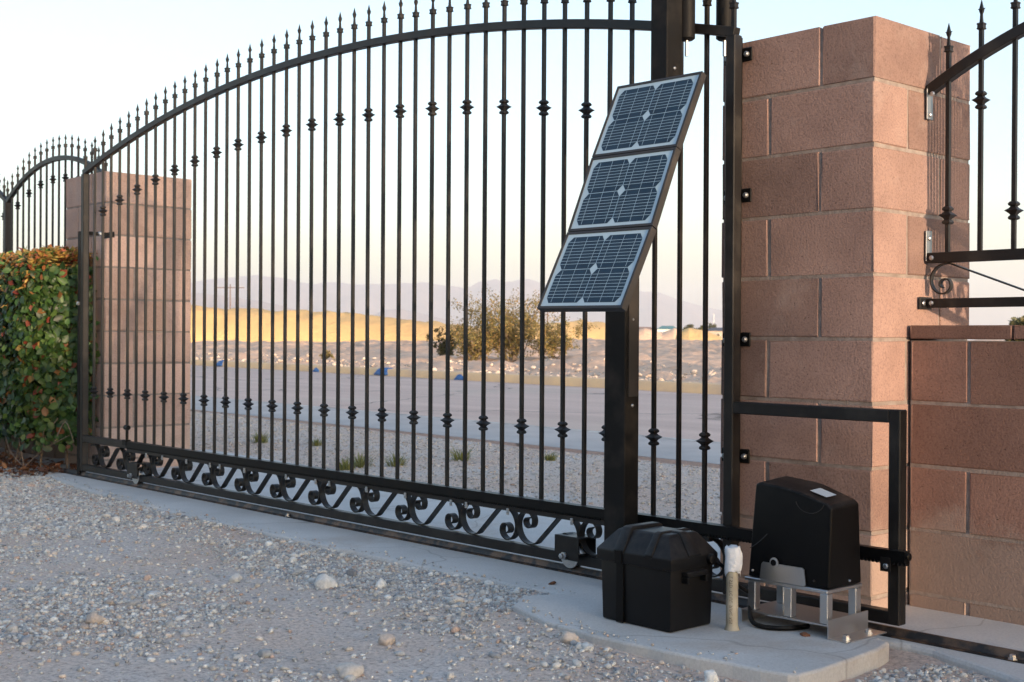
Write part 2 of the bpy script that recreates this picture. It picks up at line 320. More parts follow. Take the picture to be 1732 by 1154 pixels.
def desert_z(X, Y):
    d = Y-far_e_np(X)-.28
    return .17+np.clip(d, 0, 80)*.004+.55*(fbm(X*.35, Y*.35, 21, 5)-.5)*np.clip(d/3, 0, 1)+.22*(fbm(X*1.3, Y*1.3, 4, 4)-.5)*np.clip(d/1, 0, 1)
def far_e_np(X): return 9.84-.125*X
XX = -np.concatenate([np.linspace(-12, 4, 20), np.arange(4.4, 70, .36), np.linspace(71, 300, 90)]); DD = np.concatenate([np.arange(0, 22, .22), np.arange(22, 120, .75), np.linspace(122, 240, 30)])
X, D = np.meshgrid(XX, DD, indexing='ij'); Yg_ = far_e_np(X)+.28+D; Z = desert_z(X, Yg_); cl = np.random.default_rng(90).normal(0, 1, X.shape); Z = Z+np.clip(cl, -1.6, 2.2)*np.where(D < .4, .0, np.where(D < 22, .045, np.where(D < 121, .10, .3)))*np.clip(.35+1.3*fbm(X*.25, Yg_*.25, 63, 3), .3, 1.5)
i = np.arange(X.size).reshape(X.shape); f = np.stack([i[:-1, :-1], i[:-1, 1:], i[1:, 1:], i[1:, :-1]], -1).reshape(-1, 4)
me = mesh(np.stack([X, Yg_, Z], -1).reshape(-1, 3).tolist(), f.tolist(), True); tag(link('desert_ground', me, MAT['desert']), kind='structure')

def px_dir(u, v):
    """direction of the ray through a place in the photograph (used to lay out the far land)"""
    f_ = 2167.7; d = fwd+cr*((u-866)/f_)-cu*((v-577)/f_); return d
CAM = Vector((2.202, -3.521, .856))
def at_range(u, v, rng):
    d = px_dir(u, v); h = math.hypot(d.x, d.y); return CAM+d*(rng/h)
def heap(name, u0, u1, rng, ridge, depth, mat, seed, rough=.12, label=None, nx=90, ny=26):
    """earth heap whose crest is seen at the given heights; a full mound with a front and a back slope"""
    us = np.linspace(u0, u1, nx); ru = [r[0] for r in ridge]; rv = [r[1] for r in ridge]; V = []
    for j in range(ny):
        t = j/(ny-1)*2-1
        for i_, u in enumerate(us):
            vv = np.interp(u, ru, rv); top = at_range(u, vv, rng).z
            base_ = at_range(u, 577, rng+t*depth); k = (1-t*t)**.9 if abs(t) < 1 else 0
            edge = min(1, (u-u0)/(.06*(u1-u0)), (u1-u)/(.06*(u1-u0)))
            nz = 1+rough*(2*float(fbm(np.array([u*.045]), np.array([t*3.1+seed]), seed, 5)[0])-1)*(1.0 if abs(t) > .02 else .4)
            V.append((base_.x, base_.y, max(-.3, (top*k*nz)*max(0, edge)**.6-.3*(1-k))))
    F = [(j*nx+i_, j*nx+i_+1, (j+1)*nx+i_+1, (j+1)*nx+i_) for j in range(ny-1) for i_ in range(nx-1)]
    me = mesh(V, F, True); o = link(name, me, mat); return tag(o, kind='structure')
heap('dirt_berm', 120, 860, 118, [(120, 516), (330, 519), (430, 524), (560, 529), (700, 541), (780, 549), (860, 562)], 8, MAT['berm'], 5)
heap('dirt_mound', 780, 1085, 175, [(780, 566), (850, 552), (900, 547), (950, 545), (985, 543), (1020, 547), (1085, 566)], 7, MAT['berm'], 8)
heap('dirt_mound', 1060, 1165, 190, [(1060, 562), (1090, 556), (1120, 563), (1140, 556), (1165, 566)], 5, MAT['desert'], 12)
heap('dirt_mound', 1140, 1225, 170, [(1140, 566), (1165, 555), (1185, 557), (1225, 572)], 5, MAT['berm'], 15)
def range_mesh(name, u0, u1, rng, ridge, depth, seed, nx=260, ny=34):
    us = np.linspace(u0, u1, nx); ru = [r[0] for r in ridge]; rv = [r[1] for r in ridge]; V = []
    T = np.linspace(-1, .7, ny); UU, TT = np.meshgrid(us, T, indexing='ij')
    N = fbm(UU*.02, TT*2.2+seed, seed, 6, 2.1, .55); N2 = fbm(UU*.07, TT*5+seed, seed+3, 4)
    for j, t in enumerate(T):
        for i_, u in enumerate(us):
            top = at_range(u, float(np.interp(u, ru, rv)), rng).z; b_ = at_range(u, 577, rng+t*depth)
            k = max(0, 1-abs(t))**1.15; w = min(1, abs(t)*3)
            z = top*(k*(1+w*.9*(N[i_, j]-.5))+w*.16*(N2[i_, j]-.5)*min(1, k*4)+(1-w)*.05*(N2[i_, j]-.5))
            V.append((b_.x, b_.y, z-12*(k < .02)))
    F = [(j*nx+i_, j*nx+i_+1, (j+1)*nx+i_+1, (j+1)*nx+i_) for j in range(ny-1) for i_ in range(nx-1)]
    return tag(link(name, mesh(V, F, True), MAT['hill']), kind='structure')
range_mesh('mountain_range', -900, 2700, 9500, [(-900, 470), (-400, 455), (0, 478), (200, 490), (330, 475), (365, 470), (435, 462), (480, 471), (530, 479), (565, 473), (600, 478), (680, 479), (719, 476), (744, 480), (793, 486), (803, 477), (837, 470), (856, 477), (893, 469), (920, 480), (1000, 484), (1083, 491), (1102, 491), (1136, 501), (1168, 512), (1211, 522), (1300, 534), (1500, 545), (1732, 552), (2100, 530), (2700, 520)], 2600, 31)
range_mesh('foothill', -300, 560, 5200, [(-300, 510), (0, 500), (250, 496), (330, 492), (400, 500), (450, 508), (500, 520), (560, 545)], 1200, 44, 140, 24)
range_mesh('foothill', 590, 800, 5600, [(590, 550), (650, 524), (680, 523), (720, 532), (800, 552)], 700, 48, 80, 18)

# ------------------------------------------------------------------ concrete
def slab(name, outline, ztop, depth, mat, step=.06, jit=.006, seed=1, kind='structure', label=None, bev=.012):
    rr = random.Random(seed); P = []
    for i, (a, c) in enumerate(outline):
        b_, d = outline[(i+1) % len(outline)]; L = math.hypot(b_-a, d-c); n = max(1, int(L/step))
        for k in range(n): P.append((a+(b_-a)*k/n+rr.uniform(-jit, jit), c+(d-c)*k/n+rr.uniform(-jit, jit)))
    cx = sum(p[0] for p in P)/len(P); n = len(P)
    def off(p, q, r_, d):
        t = Vector((r_[0]-p[0], r_[1]-p[1])).normalized(); return (q[0]-(-t.y)*-d*-1, q[1]-(t.x)*-d*-1)
    A = sum(P[i][0]*P[(i+1) % n][1]-P[(i+1) % n][0]*P[i][1] for i in range(n)); sg = 1 if A > 0 else -1
    def inset(d):
        o = []
        for i in range(n):
            t = (Vector(P[(i+1) % n])-Vector(P[i-1])).normalized(); o.append((P[i][0]-t.y*d*sg, P[i][1]+t.x*d*sg))
        return o
    I = inset(bev); J = inset(bev*.35)
    v = [(x, y, ztop-depth) for x, y in P]+[(x, y, ztop-bev) for x, y in P]+[(x, y, ztop-bev*.3) for x, y in J]+[(x, y, ztop) for x, y in I]
    f = [(k*n+i, k*n+(i+1) % n, (k+1)*n+(i+1) % n, (k+1)*n+i) for k in range(3) for i in range(n)]+[tuple(range(3*n, 4*n))]
    me = mesh(v, f); bm = bmesh.new(); bm.from_mesh(me); bmesh.ops.recalc_face_normals(bm, faces=bm.faces); bm.to_mesh(me); bm.free()
    return tag(link(name, me, mat), kind=kind)
slab('concrete_strip', [(-6.5, -.26), (-5.7, -.33), (-4.6, -.49), (-3.46, -.556), (-2.4, -.558), (-1.6, -.55), (-.99, -.525), (-.6, -.5), (-.1, -.3), (.36, -.27), (.42, -.30), (.69, -.40), (1.3, -.43), (4.2, -.46), (4.2, .9), (.9, 1.0), (-2.0, .95), (-3.2, 1.12), (-4.4, 1.17), (-6.5, 1.3)], 0, .16, MAT['concrete'], seed=4)
slab('concrete_pad', [(-.74, -.60), (-.80, -.74), (-.72, -.86), (-.5, -.93), (-.28, -.965), (.1, -.93), (.325, -.893), (.35, -.875), (.345, -.7), (.335, -.5), (.31, -.40), (.2, -.36), (-.3, -.40), (-.62, -.47)], .032, .16, MAT['concrete'], seed=9, jit=.004, bev=.007)

# ------------------------------------------------------------------ block pillars and walls
B = .2032; MJ = .0115
def blockmesh(l, d, h, seed):
    bm = bmesh.new(); bmesh.ops.create_cube(bm, size=1); bmesh.ops.scale(bm, vec=(l, d, h), verts=bm.verts)
    bmesh.ops.bevel(bm, geom=list(bm.edges), offset=.004, segments=2, profile=.6, affect='EDGES')
    rr = random.Random(seed)
    for q in bm.verts: q.co += Vector((rr.uniform(-1, 1), rr.uniform(-1, 1), rr.uniform(-1, 1)))*.0017
    me = bpy.data.meshes.new('block'); bm.to_mesh(me); bm.free(); return me
BLK = [blockmesh(2*B-MJ, B-MJ, B-MJ, s) for s in range(4)]; HALF = [blockmesh(B-MJ, B-MJ, B-MJ, s) for s in range(3)]
CAPB = [blockmesh(2*B-MJ*.6, B+.006, .043, s) for s in range(3)]
for q in BLK+HALF: q.materials.append(MAT['block'])
WB = [q.copy() for q in BLK]; WH = [q.copy() for q in HALF]
for q in WB+WH+CAPB: q.materials.clear(); q.materials.append(MAT['wallblock'])
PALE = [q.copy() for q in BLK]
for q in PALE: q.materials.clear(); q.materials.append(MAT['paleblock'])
def pillar(x1, label, ztop, flip, blks, zlow=-.06):
    t = thing('block_pillar', (x1-1.5*B, 1.5*B, 0), label, 'pillar', 'block gate pillars'); rr = random.Random(int(abs(x1)*10)+3)
    n = int((ztop-zlow)/B)+1; x0 = x1-3*B
    g = .0095
    MB().box(x0+g, x1-g, g, 3*B-g, zlow-.05, ztop-.012).build('mortar', MAT['mortar'], t)
    for k in range(n):
        z = ztop-B/2-k*B
        if z < -.1: break
        # pinwheel of four blocks around an 8-inch core; mirrored on alternate courses
        if (k+flip) % 2 == 0: L = [(x0+B, B/2, 0), (x1-B/2, B, 1), (x1-B, 2.5*B, 0), (x0+B/2, 2*B, 1)]
        else: L = [(x1-B, B/2, 0), (x1-B/2, 2*B, 1), (x0+B, 2.5*B, 0), (x0+B/2, B, 1)]
        for (x, y, r) in L:
            j = lambda s: rr.uniform(-s, s)
            o = link('block', rr.choice(blks), None, t, (x+j(.001), y+j(.001), z+j(.0008)), rot=(j(.002), j(.002), (math.pi/2 if r else 0)+(math.pi if rr.random() < .5 else 0)+j(.003)))
    return t
pillar(0, 'tall tan block pillar with sunlit side behind the gate operator', 1.8748, 0, BLK)
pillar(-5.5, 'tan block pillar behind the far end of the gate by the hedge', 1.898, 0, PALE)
def wall(x0, x1, y0, ztop, label, first):
    t = thing('block_wall', ((x0+x1)/2, y0+B/2, 0), label, 'wall', 'low block walls'); rr = random.Random(int(x0*7)+90); g = .0095
    MB().box(x0+.002, x1, y0+g, y0+B-g, -.08, ztop-.004).build('mortar', MAT['mortar'], t)
    k = 0; z = ztop-B/2
    while z > -.08:
        x = x0; n = 0; l0 = (B if (k % 2 == 0) else 2*B) if first else (B if k % 2 else 2*B)
        while x < x1-.05:
            l = l0 if n == 0 else 2*B
            if x+l > x1+.01: l = B
            j = lambda s: rr.uniform(-s, s)
            link('block', rr.choice(WB if l > B*1.5 else WH), None, t, (x+l/2+j(.001), y0+B/2+j(.0015), z+j(.0008)), rot=(j(.002), j(.002), (math.pi if rr.random() < .5 else 0)+j(.003)))
            x += l; n += 1
        z -= B; k += 1
    x = x0+.003; l0 = .345; n = 0
    while x < x1:
        l = l0 if n == 0 else 2*B
        o = link('cap_block', CAPB[n % 3], None, t, (x+l/2, y0+B/2, ztop+.0235)); o.scale.x = l/(2*B); x += l; n += 1
    return t
wall(.002, 3.86, B, .8588, 'low red-brown block wall running right from the sunlit pillar', True)
wall(-10.0, -6.112, B, 1.085, 'low block wall hidden behind the hedge on the left', True)

# ------------------------------------------------------------------ ironwork pieces
BARW = .0127
def knuckle_mesh(k=1.0):
    p = [(-.030, .0072), (-.028, .0115), (-.024, .0138), (-.019, .0125), (-.014, .0082), (-.009, .0115), (-.0045, .0165), (0, .0218), (.0035, .0165), (.0075, .0115), (.0125, .0080), (.0165, .0128), (.021, .0138), (.026, .0110), (.029, .0072)]
    return MB().lathe([(a*k, b*k) for a, b in p], 4, ph=math.pi/4, sq=True).mesh()
def finial_mesh():
    b = MB().lathe([(0, .0068), (.001, .0105), (.005, .0112), (.007, .0098), (.015, .0098), (.017, .0112), (.021, .0108), (.022, .0062)], 4, ph=math.pi/4, sq=True)
    b.lathe([(.022, .0050), (.034, .0040), (.050, .0034), (.058, .0056), (.063, .0062), (.074, .0042), (.096, .0004)], 4, ph=math.pi/4, sq=True)
    for k in range(4):     # four small barbs
        c, s = math.cos(k*math.pi/2), math.sin(k*math.pi/2)
        q = lambda r, w, z: (c*r-s*w, s*r+c*w, z)
        b.add([q(.003, -.003, .058), q(.003, .003, .058), q(.0135, 0, .068), q(.002, -.002, .066), q(.002, .002, .066)], [(0, 2, 1), (0, 3, 2), (1, 2, 4), (3, 4, 2), (0, 1, 4, 3)])
    return b.mesh()
KN, FI = knuckle_mesh(), finial_mesh()
for q in (KN, FI): q.materials.append(MAT['paint'])
BM = {}
def bar(parent, x, y, z0, z1, kns, zf=None, mat='paint', w=BARW, lean=0):
    key = (round(z1-z0, 3), w)
    if key not in BM: BM[key] = MB().box(-w/2, w/2, -w/2, w/2, 0, z1-z0).mesh(); BM[key].materials.append(MAT[mat])
    o = link('bar', BM[key], None, parent, (x, y, z0), rot=(0, random.uniform(-.0012, .0012)+lean, 0))
    for z in kns: link('knuckle', KN, None, o, (x, y, z))
    if zf: link('finial', FI, None, o, (x, y, zf), rot=(0, 0, random.choice([0, math.pi/2])+random.uniform(-.04, .04)))
    return o
def arch(x0, x1, ze, rise):
    h = (x1-x0)/2; Rr = (h*h+rise*rise)/(2*rise); c = (x0+x1)/2; zc = ze+rise-Rr
    return lambda x: zc+math.sqrt(max(0, Rr*Rr-(x-c)**2))
def arch_rail(fn, x0, x1, y0, y1, t, n=60):
    return MB().ribbon([(x0+(x1-x0)*i/n, fn(x0+(x1-x0)*i/n)) for i in range(n+1)], y0, y1, t)
def scroll_path(P, h, mirror=False, s=1.0):
    pts = []; K = [(-230, .012, .066, .090), (-180, .0165, .064, .089), (-90, .0215, .064, .0865), (0, .030, .0605, .0845), (90, .0425, .058, .0825), (180, .0555, .0665, .070), (235, .0610, .0715, .0645), (303, .0625, .073, .0630)]
    ka = [k[0] for k in K]
    for a in np.linspace(-230, 303, 56):
        r, cx, cz = (float(np.interp(a, ka, [k[i_] for k in K])) for i_ in (1, 2, 3)); pts.append((((cx+r*math.cos(R(a)))-.008)*1.1*s, (cz+r*math.sin(R(a)))*s))
    q = [(P-a, h-b) for a, b in pts[::-1]]
    out = pts+q
    if mirror: out = [(a, h-b) for a, b in out]
    return out
def bolt(parent, loc, r=.008, axis='y', name='bolt', depth=.006, mat='zinc'):
    sg = -1
    b = MB()
    if axis == 'y': b.lathe([(0, r), (-depth*.6, r), (-depth, r*.6)], 8, axis='y')
    else: b.lathe([(0, r), (depth*.6, r), (depth, r*.6)], 8, axis='x')
    return link(name, b.mesh(smooth=True), MAT[mat], parent, loc)

# ------------------------------------------------------------------ the sliding gate
YG = -.2054; SP = .11158; XB0 = -.502; GL, GR = -5.325, -.392
gate = thing('sliding_gate', (-2.85, YG, 0), 'long black iron sliding gate with arched top, spear finials and scrollwork', 'gate')
fa = arch(GL, GR, 1.849, .306)
arch_rail(fa, GL-.012, GR+.012, YG-.016, YG+.016, .032, 90).build('top_rail', MAT['paint'], gate, bevel=.002)
MB().box(GL+.019, GR-.019, YG-.019, YG+.019, .208, .250).build('middle_rail', MAT['paint'], gate, bevel=.003)
MB().box(GL+.019, GR+.6, YG-.019, YG+.019, .034, .072).build('bottom_rail', MAT['paint'], gate, bevel=.003)
for x, zt in ((GL, 1.838), (GR, 1.838)):
    o = MB().box(x-.019, x+.019, YG-.0195, YG+.0195, .030, zt).build('end_post', MAT['paint'], gate, bevel=.003)
link('finial', FI, None, gate, (GR, YG, fa(GR)+.075)); link('finial', FI, None, gate, (GL, YG, fa(GL)+.075))
for x in (GL, GR): MB().box(x-BARW/2, x+BARW/2, YG-BARW/2, YG+BARW/2, fa(x)+.014, fa(x)+.076).build('bar', MAT['paint'], gate)
for i in range(0, 43):
    x = XB0-SP*i; kns = []
    kns = [.519] if i % 2 == 0 else [fa(x)-.312]
    zf = fa(x)+.078+random.uniform(-.002, .002)
    bar(gate, x, YG, .245, zf+.004, kns, zf, lean=.004 if i in (4, 15, 29) else 0)
# scrollwork between the two lower rails
SPT = scroll_path(.3347, .130)
b = MB().ribbon(SPT, -.0145, .0145, .005); SM = b.mesh(smooth=True); SM.materials.append(MAT['paint'])
for k in range(-2, 13):
    x = -1.073-.3347*k-.3347
    if x < GL+.01 or x+.33 > GR+.01: continue
    link('scroll', SM, None, gate, (x, YG, .0745))
sp2 = [p for p in SPT if p[0] < .16]; MB().ribbon(sp2, -.010, .010, .0045)
o = link('scroll', MB().ribbon([(a, c) for a, c in SPT if a > .15], -.0145, .0145, .005).mesh(smooth=True), MAT['paint'], gate, (-5.09-.3347, YG, .0745))
# gear rack screwed on the front of the middle rail, running on to the tail
rb = MB().box(-4.665, .262, YG-.047, YG-.020, .222, .2545)
x = -4.66
while x < .255: rb.add([(x, YG-.045, .222), (x+.010, YG-.045, .222), (x+.0075, YG-.045, .213), (x+.0025, YG-.045, .213), (x, YG-.022, .222), (x+.010, YG-.022, .222), (x+.0075, YG-.022, .213), (x+.0025, YG-.022, .213)], [(0, 1, 2, 3), (7, 6, 5, 4), (1, 5, 6, 2), (3, 2, 6, 7), (0, 3, 7, 4)]); x += .0126
rk = rb.build('gear_rack', MAT['plastic'], gate)
MB().box(-4.665, -.45, YG-.040, YG-.0195, .196, .2125).build('rack_backing', MAT['paint'], gate)
tabs = [-.52, -.70, -.863, -1.075, -1.42, -1.665, -1.76, -2.06, -2.335, -2.62, -2.73, -2.98, -3.36, -3.60, -3.70, -3.95, -4.22, -4.41]
TM = MB().box(-.0065, .0065, -.0025, .0025, -.014, .010).mesh(bevel=.001); TM.materials.append(MAT['zinc'])
BT = MB().lathe([(0, .0040), (-.003, .0040), (-.004, .002)], 6, axis='y').mesh(); BT.materials.append(MAT['zinc'])
for x in tabs:
    o = link('rack_clip', TM, None, gate, (x, YG-.046, .196)); link('screw', BT, None, o, (x, YG-.0487, .192))
# small bolt stand at the start of the rack
b = MB().box(-4.70, -4.655, YG-.05, YG-.019, .232, .262); b.lathe([(.262, .006), (.325, .006)], 8, c=(-4.672, YG-.035, 0)); b.lathe([(-.02, .014), (.02, .014)], 10, c=(-4.672, YG-.035, .332), axis='x')
b.build('rack_end_stop', MAT['plastic'], gate)
# tail frame
MB().box(GR+.019, .191, YG-.019, YG+.019, .6165, .6545).build('tail_top_rail', MAT['paint'], gate, bevel=.003)
MB().box(.191, .229, YG-.0195, YG+.0195, .034, .655).build('tail_post', MAT['paint'], gate, bevel=.003)
MB().box(.186, .218, YG-.0505, YG-.0475, .192, .232).build('rack_bracket', MAT['paint'], gate)
bolt(gate, (.205, YG-.0505, .208), .008)
MB().lathe([(0, .016), (.016, .016), (.02, .010)], 10, axis='x').mesh()
link('rack_end_cap', MB().lathe([(0, .012), (.008, .012), (.012, .006)], 10, axis='x').mesh(smooth=True), MAT['plastic'], gate, (.262, YG-.034, .240))
# wheels
for x in (-1.112, -4.592):
    wb = MB().box(x-.052, x+.072, YG-.046, YG-.0425, .052, .138); wb.box(x-.052, x+.072, YG+.0425, YG+.046, .052, .138); wb.box(x-.052, x+.072, YG-.0425, YG+.0425, .132, .138)
    o = wb.build('wheel_bracket', MAT['paint'], gate, bevel=.0015)
    pr = [(-.020, .030), (-.020, .046), (-.012, .047), (0, .037), (.012, .047), (.020, .046), (.020, .030)]
    w_ = link('wheel', MB().lathe(pr, 28, axis='y').mesh(smooth=True), MAT['zinc'], o, (x, YG, .064))
    link('axle_bolt', MB().lathe([(0, .015), (-.007, .015), (-.0075, .010), (-.020, .010), (-.022, .006)], 6, axis='y').mesh(), MAT['zinc'], o, (x, YG-.046, .066))

# track bolted to the concrete
trk = thing('gate_track', (-1, YG, 0), 'dark steel track bolted along the concrete under the gate', 'track')
b = MB(); b.add([(x, YG+dy, z) for x in (-5.62, 4.0) for dy, z in ((-.030, .0005), (-.030, .005), (-.016, .006), (-.005, .0245), (.005, .0245), (.016, .006), (.030, .005), (.030, .0005))],
      [(i, (i+1) % 8, 8+(i+1) % 8, 8+i) for i in range(8)]+[tuple(range(8))[::-1], tuple(range(8, 16))]); b.build('rail', MAT['steel'], trk)
for x in (-3.0, .57, 2.3): link('anchor_bolt', MB().lathe([(0, .013), (.003, .013), (.0035, .009), (.012, .009), (.014, .005)], 6).mesh(), MAT['zinc'], trk, (x, YG-.022, .005))

# fixed strike post on the right pillar, strapped with bolted tabs
sp_ = thing('strike_post', (-.53, -.03, 0), 'black post strapped to the right pillar by bolted tabs', 'post')
MB().box(-.549, -.511, -.040, -.002, .16, 1.885).build('tube', MAT['post'], sp_, bevel=.003)
for z in (1.824, 1.345, .855, .458):
    MB().box(-.590, -.470, -.008, -.0015, z-.024, z+.024).build('strap', MAT['plastic'], sp_, bevel=.004)
    for x in (-.572, -.490): bolt(sp_, (x, -.008, z-(.0 if x > -.5 else .004)), .010, name='bolt', depth=.012, mat='dullzinc')
# catch post beside the far end of the gate
cp = thing('catch_post', (-5.36, -.205, 0), 'black catch channel standing against the far end of the gate', 'post')
MB().box(-5.374, -5.3465, -.226, -.219, .0, 1.49).build('channel_side', MAT['post'], cp); MB().box(-5.380, -5.374, -.226, -.184, .0, 1.49).build('channel_back', MAT['post'], cp); MB().box(-5.374, -5.3465, -.191, -.184, .0, 1.49).build('channel_side', MAT['post'], cp)
MB().box(-5.370, -5.352, -.1835, -.012, 1.472, 1.492).build('arm', MAT['post'], cp); MB().box(-5.4985, -5.352, -.0115, -.0035, 1.465, 1.50).build('wall_plate', MAT['post'], cp)
bolt(cp, (-5.362, -.226, 1.05), .013, depth=.014); bolt(cp, (-5.352, -.10, 1.482), .013, axis='x', depth=.012)

# ------------------------------------------------------------------ fences on the walls
def fence(x0, panels, plen, y, ztop, zr1, zr2, rise, label, xstart, sgn=1):
    L = panels*plen; t = thing('iron_fence', (x0+L/2, y, zr2), label, 'fence', 'arched iron fences on the block walls')
    for p in range(panels):
        a, b_ = x0+p*plen, x0+(p+1)*plen; fn = arch(a, b_, ztop, rise)
        arch_rail(fn, a+.004, b_-.004, y-.016, y+.016, .034, 36).build('top_rail', MAT['paint'], t, bevel=.002)
        for z, h in ((zr1, .034), (zr2, .030)): MB().box(a+.006, b_-.006, y-.016, y+.016, z-h/2, z+h/2).build('bottom_rail', MAT['paint'], t, bevel=.002)
        n = int((plen-.11)/SP)+1; off = .071 if sgn > 0 else plen-.071-(n-1)*SP
        for i in range(n):
            x = a+off+i*SP; k = [zr1+.137] if i % 2 == 0 else [fn(x)-.145]
            zf = fn(x)+.078; bar(t, x, y, zr1+.012, zf+.003, k, zf)
        P = .435; hh = zr1-.017-zr2-.015-.002; path = scroll_path(P, hh, True, .80); ns = int(plen/P); sm = MB().ribbon(path, -.009, .009, .0045).mesh(smooth=True); sm.materials.append(MAT['paint'])
        for i in range(ns): link('scroll', sm, None, t, (a+.012+i*P, y, zr2+.016))
        if p < panels-1 or True:
            e = b_ if sgn > 0 else a
            MB().box(e-.025, e+.025, y-.025, y+.025, zr2-.12, ztop).build('post', MAT['paint'], t, bevel=.003); zf = ztop+.085
            MB().box(e-BARW/2, e+BARW/2, y-BARW/2, y+BARW/2, ztop, zf+.004).build('bar', MAT['paint'], t); link('finial', FI, None, t, (e, y, zf))
    return t
YF = .318
rf = fence(.0, 2, 1.84, YF, 1.672, 1.125, .977, .25, 'black iron fence panel on the low wall at the right', 0)
lf = fence(-6.112-2*1.84, 2, 1.84, YF, 1.90, 1.34, 1.19, .25, 'arched iron fence rising behind the hedge on the left', 0, -1)
for z, up_ in ((1.66, -1), (1.125, 1)):
    o = MB().box(.0015, .006, YF-.018, YF+.018, z-.04+(.03 if up_ > 0 else -.04), z+.04+(.05 if up_ > 0 else -.02)).build('wall_bracket', MAT['dullzinc'], rf, bevel=.001)
    bolt(rf, (.006, YF, z+up_*.065), .008, axis='x')
    bolt(rf, (.024, YF-.016, z), .008)
MB().box(.0015, .006, YF-.055, YF+.02, .957, .997).build('wall_bracket', MAT['paint'], rf, bevel=.001); bolt(rf, (.006, YF-.035, .977), .009, axis='x'); bolt(rf, (.024, YF-.016, .977), .008)

# ------------------------------------------------------------------ roller guide post with solar panels
gp = thing('roller_guide_post', (-.775, -.315, 0), 'thick black post carrying the solar panels and gate guide rollers', 'post')
MB().box(-.822, -.727, -.350, -.279, -.02, 1.555).build('post', MAT['post'], gp, bevel=.003)
MB().box(-.800, -.556, -.338, -.282, 1.5565, 1.604).build('offset_arm', MAT['post'], gp, bevel=.003)
MB().box(-.623, -.550, -.350, -.274, 1.606, 2.42).build('upper_post', MAT['post'], gp, bevel=.003)
MB().box(-.60, -.42, -.27, -.13, 2.30, 2.34).build('roller_arm', MAT['post'], gp, bevel=.003)
for (x, y) in ((-.553, YG-.016-.0285), (-.466, YG+.016+.0285)):
    o = link('guide_roller', MB().lathe([(1.842, .020), (1.848, .028), (2.29, .028), (2.295, .02)], 20).mesh(smooth=True), MAT['post'], gp, (x, y, 0))
    link('spindle', MB().lathe([(1.79, .006), (1.842, .006)], 8).mesh(), MAT['zinc'], o, (x, y, 0))
for z in (.92, .63, 1.74): bolt(gp, (-.727 if z < 1.2 else -.55, -.315, z), .006, axis='x')
MB().box(-.7265, -.722, -.337, -.292, .66, 1.30).build('conduit_strip', MAT['darkframe'], gp)
# panels: top edge Y -.39 z 1.694, lower edge Y -.755 z .944
PT = Vector((-.731, -.39, 1.699)); PB = Vector((-.731, -.755, .949)); PX = Vector((.3585, 0, -.010)).normalized(); PWd = .3585
def solar(i, label, a, b_):
    d = (b_-a); L = d.length; ey = (-d).normalized(); ez = PX.cross(ey).normalized(); ex = ey.cross(ez)
    t = thing('solar_panel', b_, label, 'solar panel', 'solar panels on the guide post'); t.rotation_mode = 'QUATERNION'
    t.rotation_quaternion = Matrix((ex, ey, ez)).transposed().to_quaternion()
    Ld = L-.003; w = PWd; k = .0085; D = .024
    fr = MB(); fr.box(0, w, 0, k, -D, 0).box(0, w, Ld-k, Ld, -D, 0).box(0, k, k, Ld-k, -D, 0).box(w-k, w, k, Ld-k, -D, 0)
    link('frame', fr.mesh(), MAT['darkframe'], t, local=True)
    link('backsheet', MB().box(k, w-k, k, Ld-k, -.010, -.0030).mesh(), MAT['backsheet'], t, local=True)
    mx, my = k+.015, k+.012; cw, ch = (w-2*mx-.002)/2, (Ld-2*my-.002)/2; c = .019
    for ix in (0, 1):
        for iy in (0, 1):
            x0, y0 = mx+ix*(cw+.002), my+iy*(ch+.002)
            poly = [(x0+c*.8, y0), (x0+cw-c*.8, y0), (x0+cw, y0+c), (x0+cw, y0+ch-c), (x0+cw-c*.8, y0+ch), (x0+c*.8, y0+ch), (x0, y0+ch-c), (x0, y0+c)]
            o = link('cell', mesh([(p, q, -.0026) for p, q in poly], [tuple(range(8))]), MAT['cell'], t, local=True)
            g = MB(); z = -.0022
            for f_ in (1/6, .5, 5/6):
                x = x0+cw*f_; e = c*.35 if f_ != .5 else 0; g.add([(x-.0008, y0+e*.4, z), (x+.0008, y0+e*.4, z), (x+.0008, y0+ch-e*.4, z), (x-.0008, y0+ch-e*.4, z)], [(0, 1, 2, 3)])
            ys = [y0+c+j*(ch-2*c)/7 for j in range(8)]
            for y in ys: g.add([(x0, y-.0007, z), (x0+cw, y-.0007, z), (x0+cw, y+.0007, z), (x0, y+.0007, z)], [(0, 1, 2, 3)])
            link('grid_line', g.mesh(fix=False), MAT['busbar'], o, local=True)
    return t
e1, e2 = PT.lerp(PB, 1/3), PT.lerp(PB, 2/3)+Vector((0, .012, 0))
solar(0, 'top one of the three tilted solar panels', PT, e1); solar(1, 'middle one of the three tilted solar panels', e1, e2); solar(2, 'bottom one of the three tilted solar panels', e2, PB)
# bracket from the post to the panels
MB().box(-.79, -.70, -.47, -.3505, 1.40, 1.43).build('panel_bracket', MAT['darkframe'], gp); MB().box(-.77, -.71, -.66, -.3505, 1.02, 1.05).build('panel_bracket', MAT['darkframe'], gp)

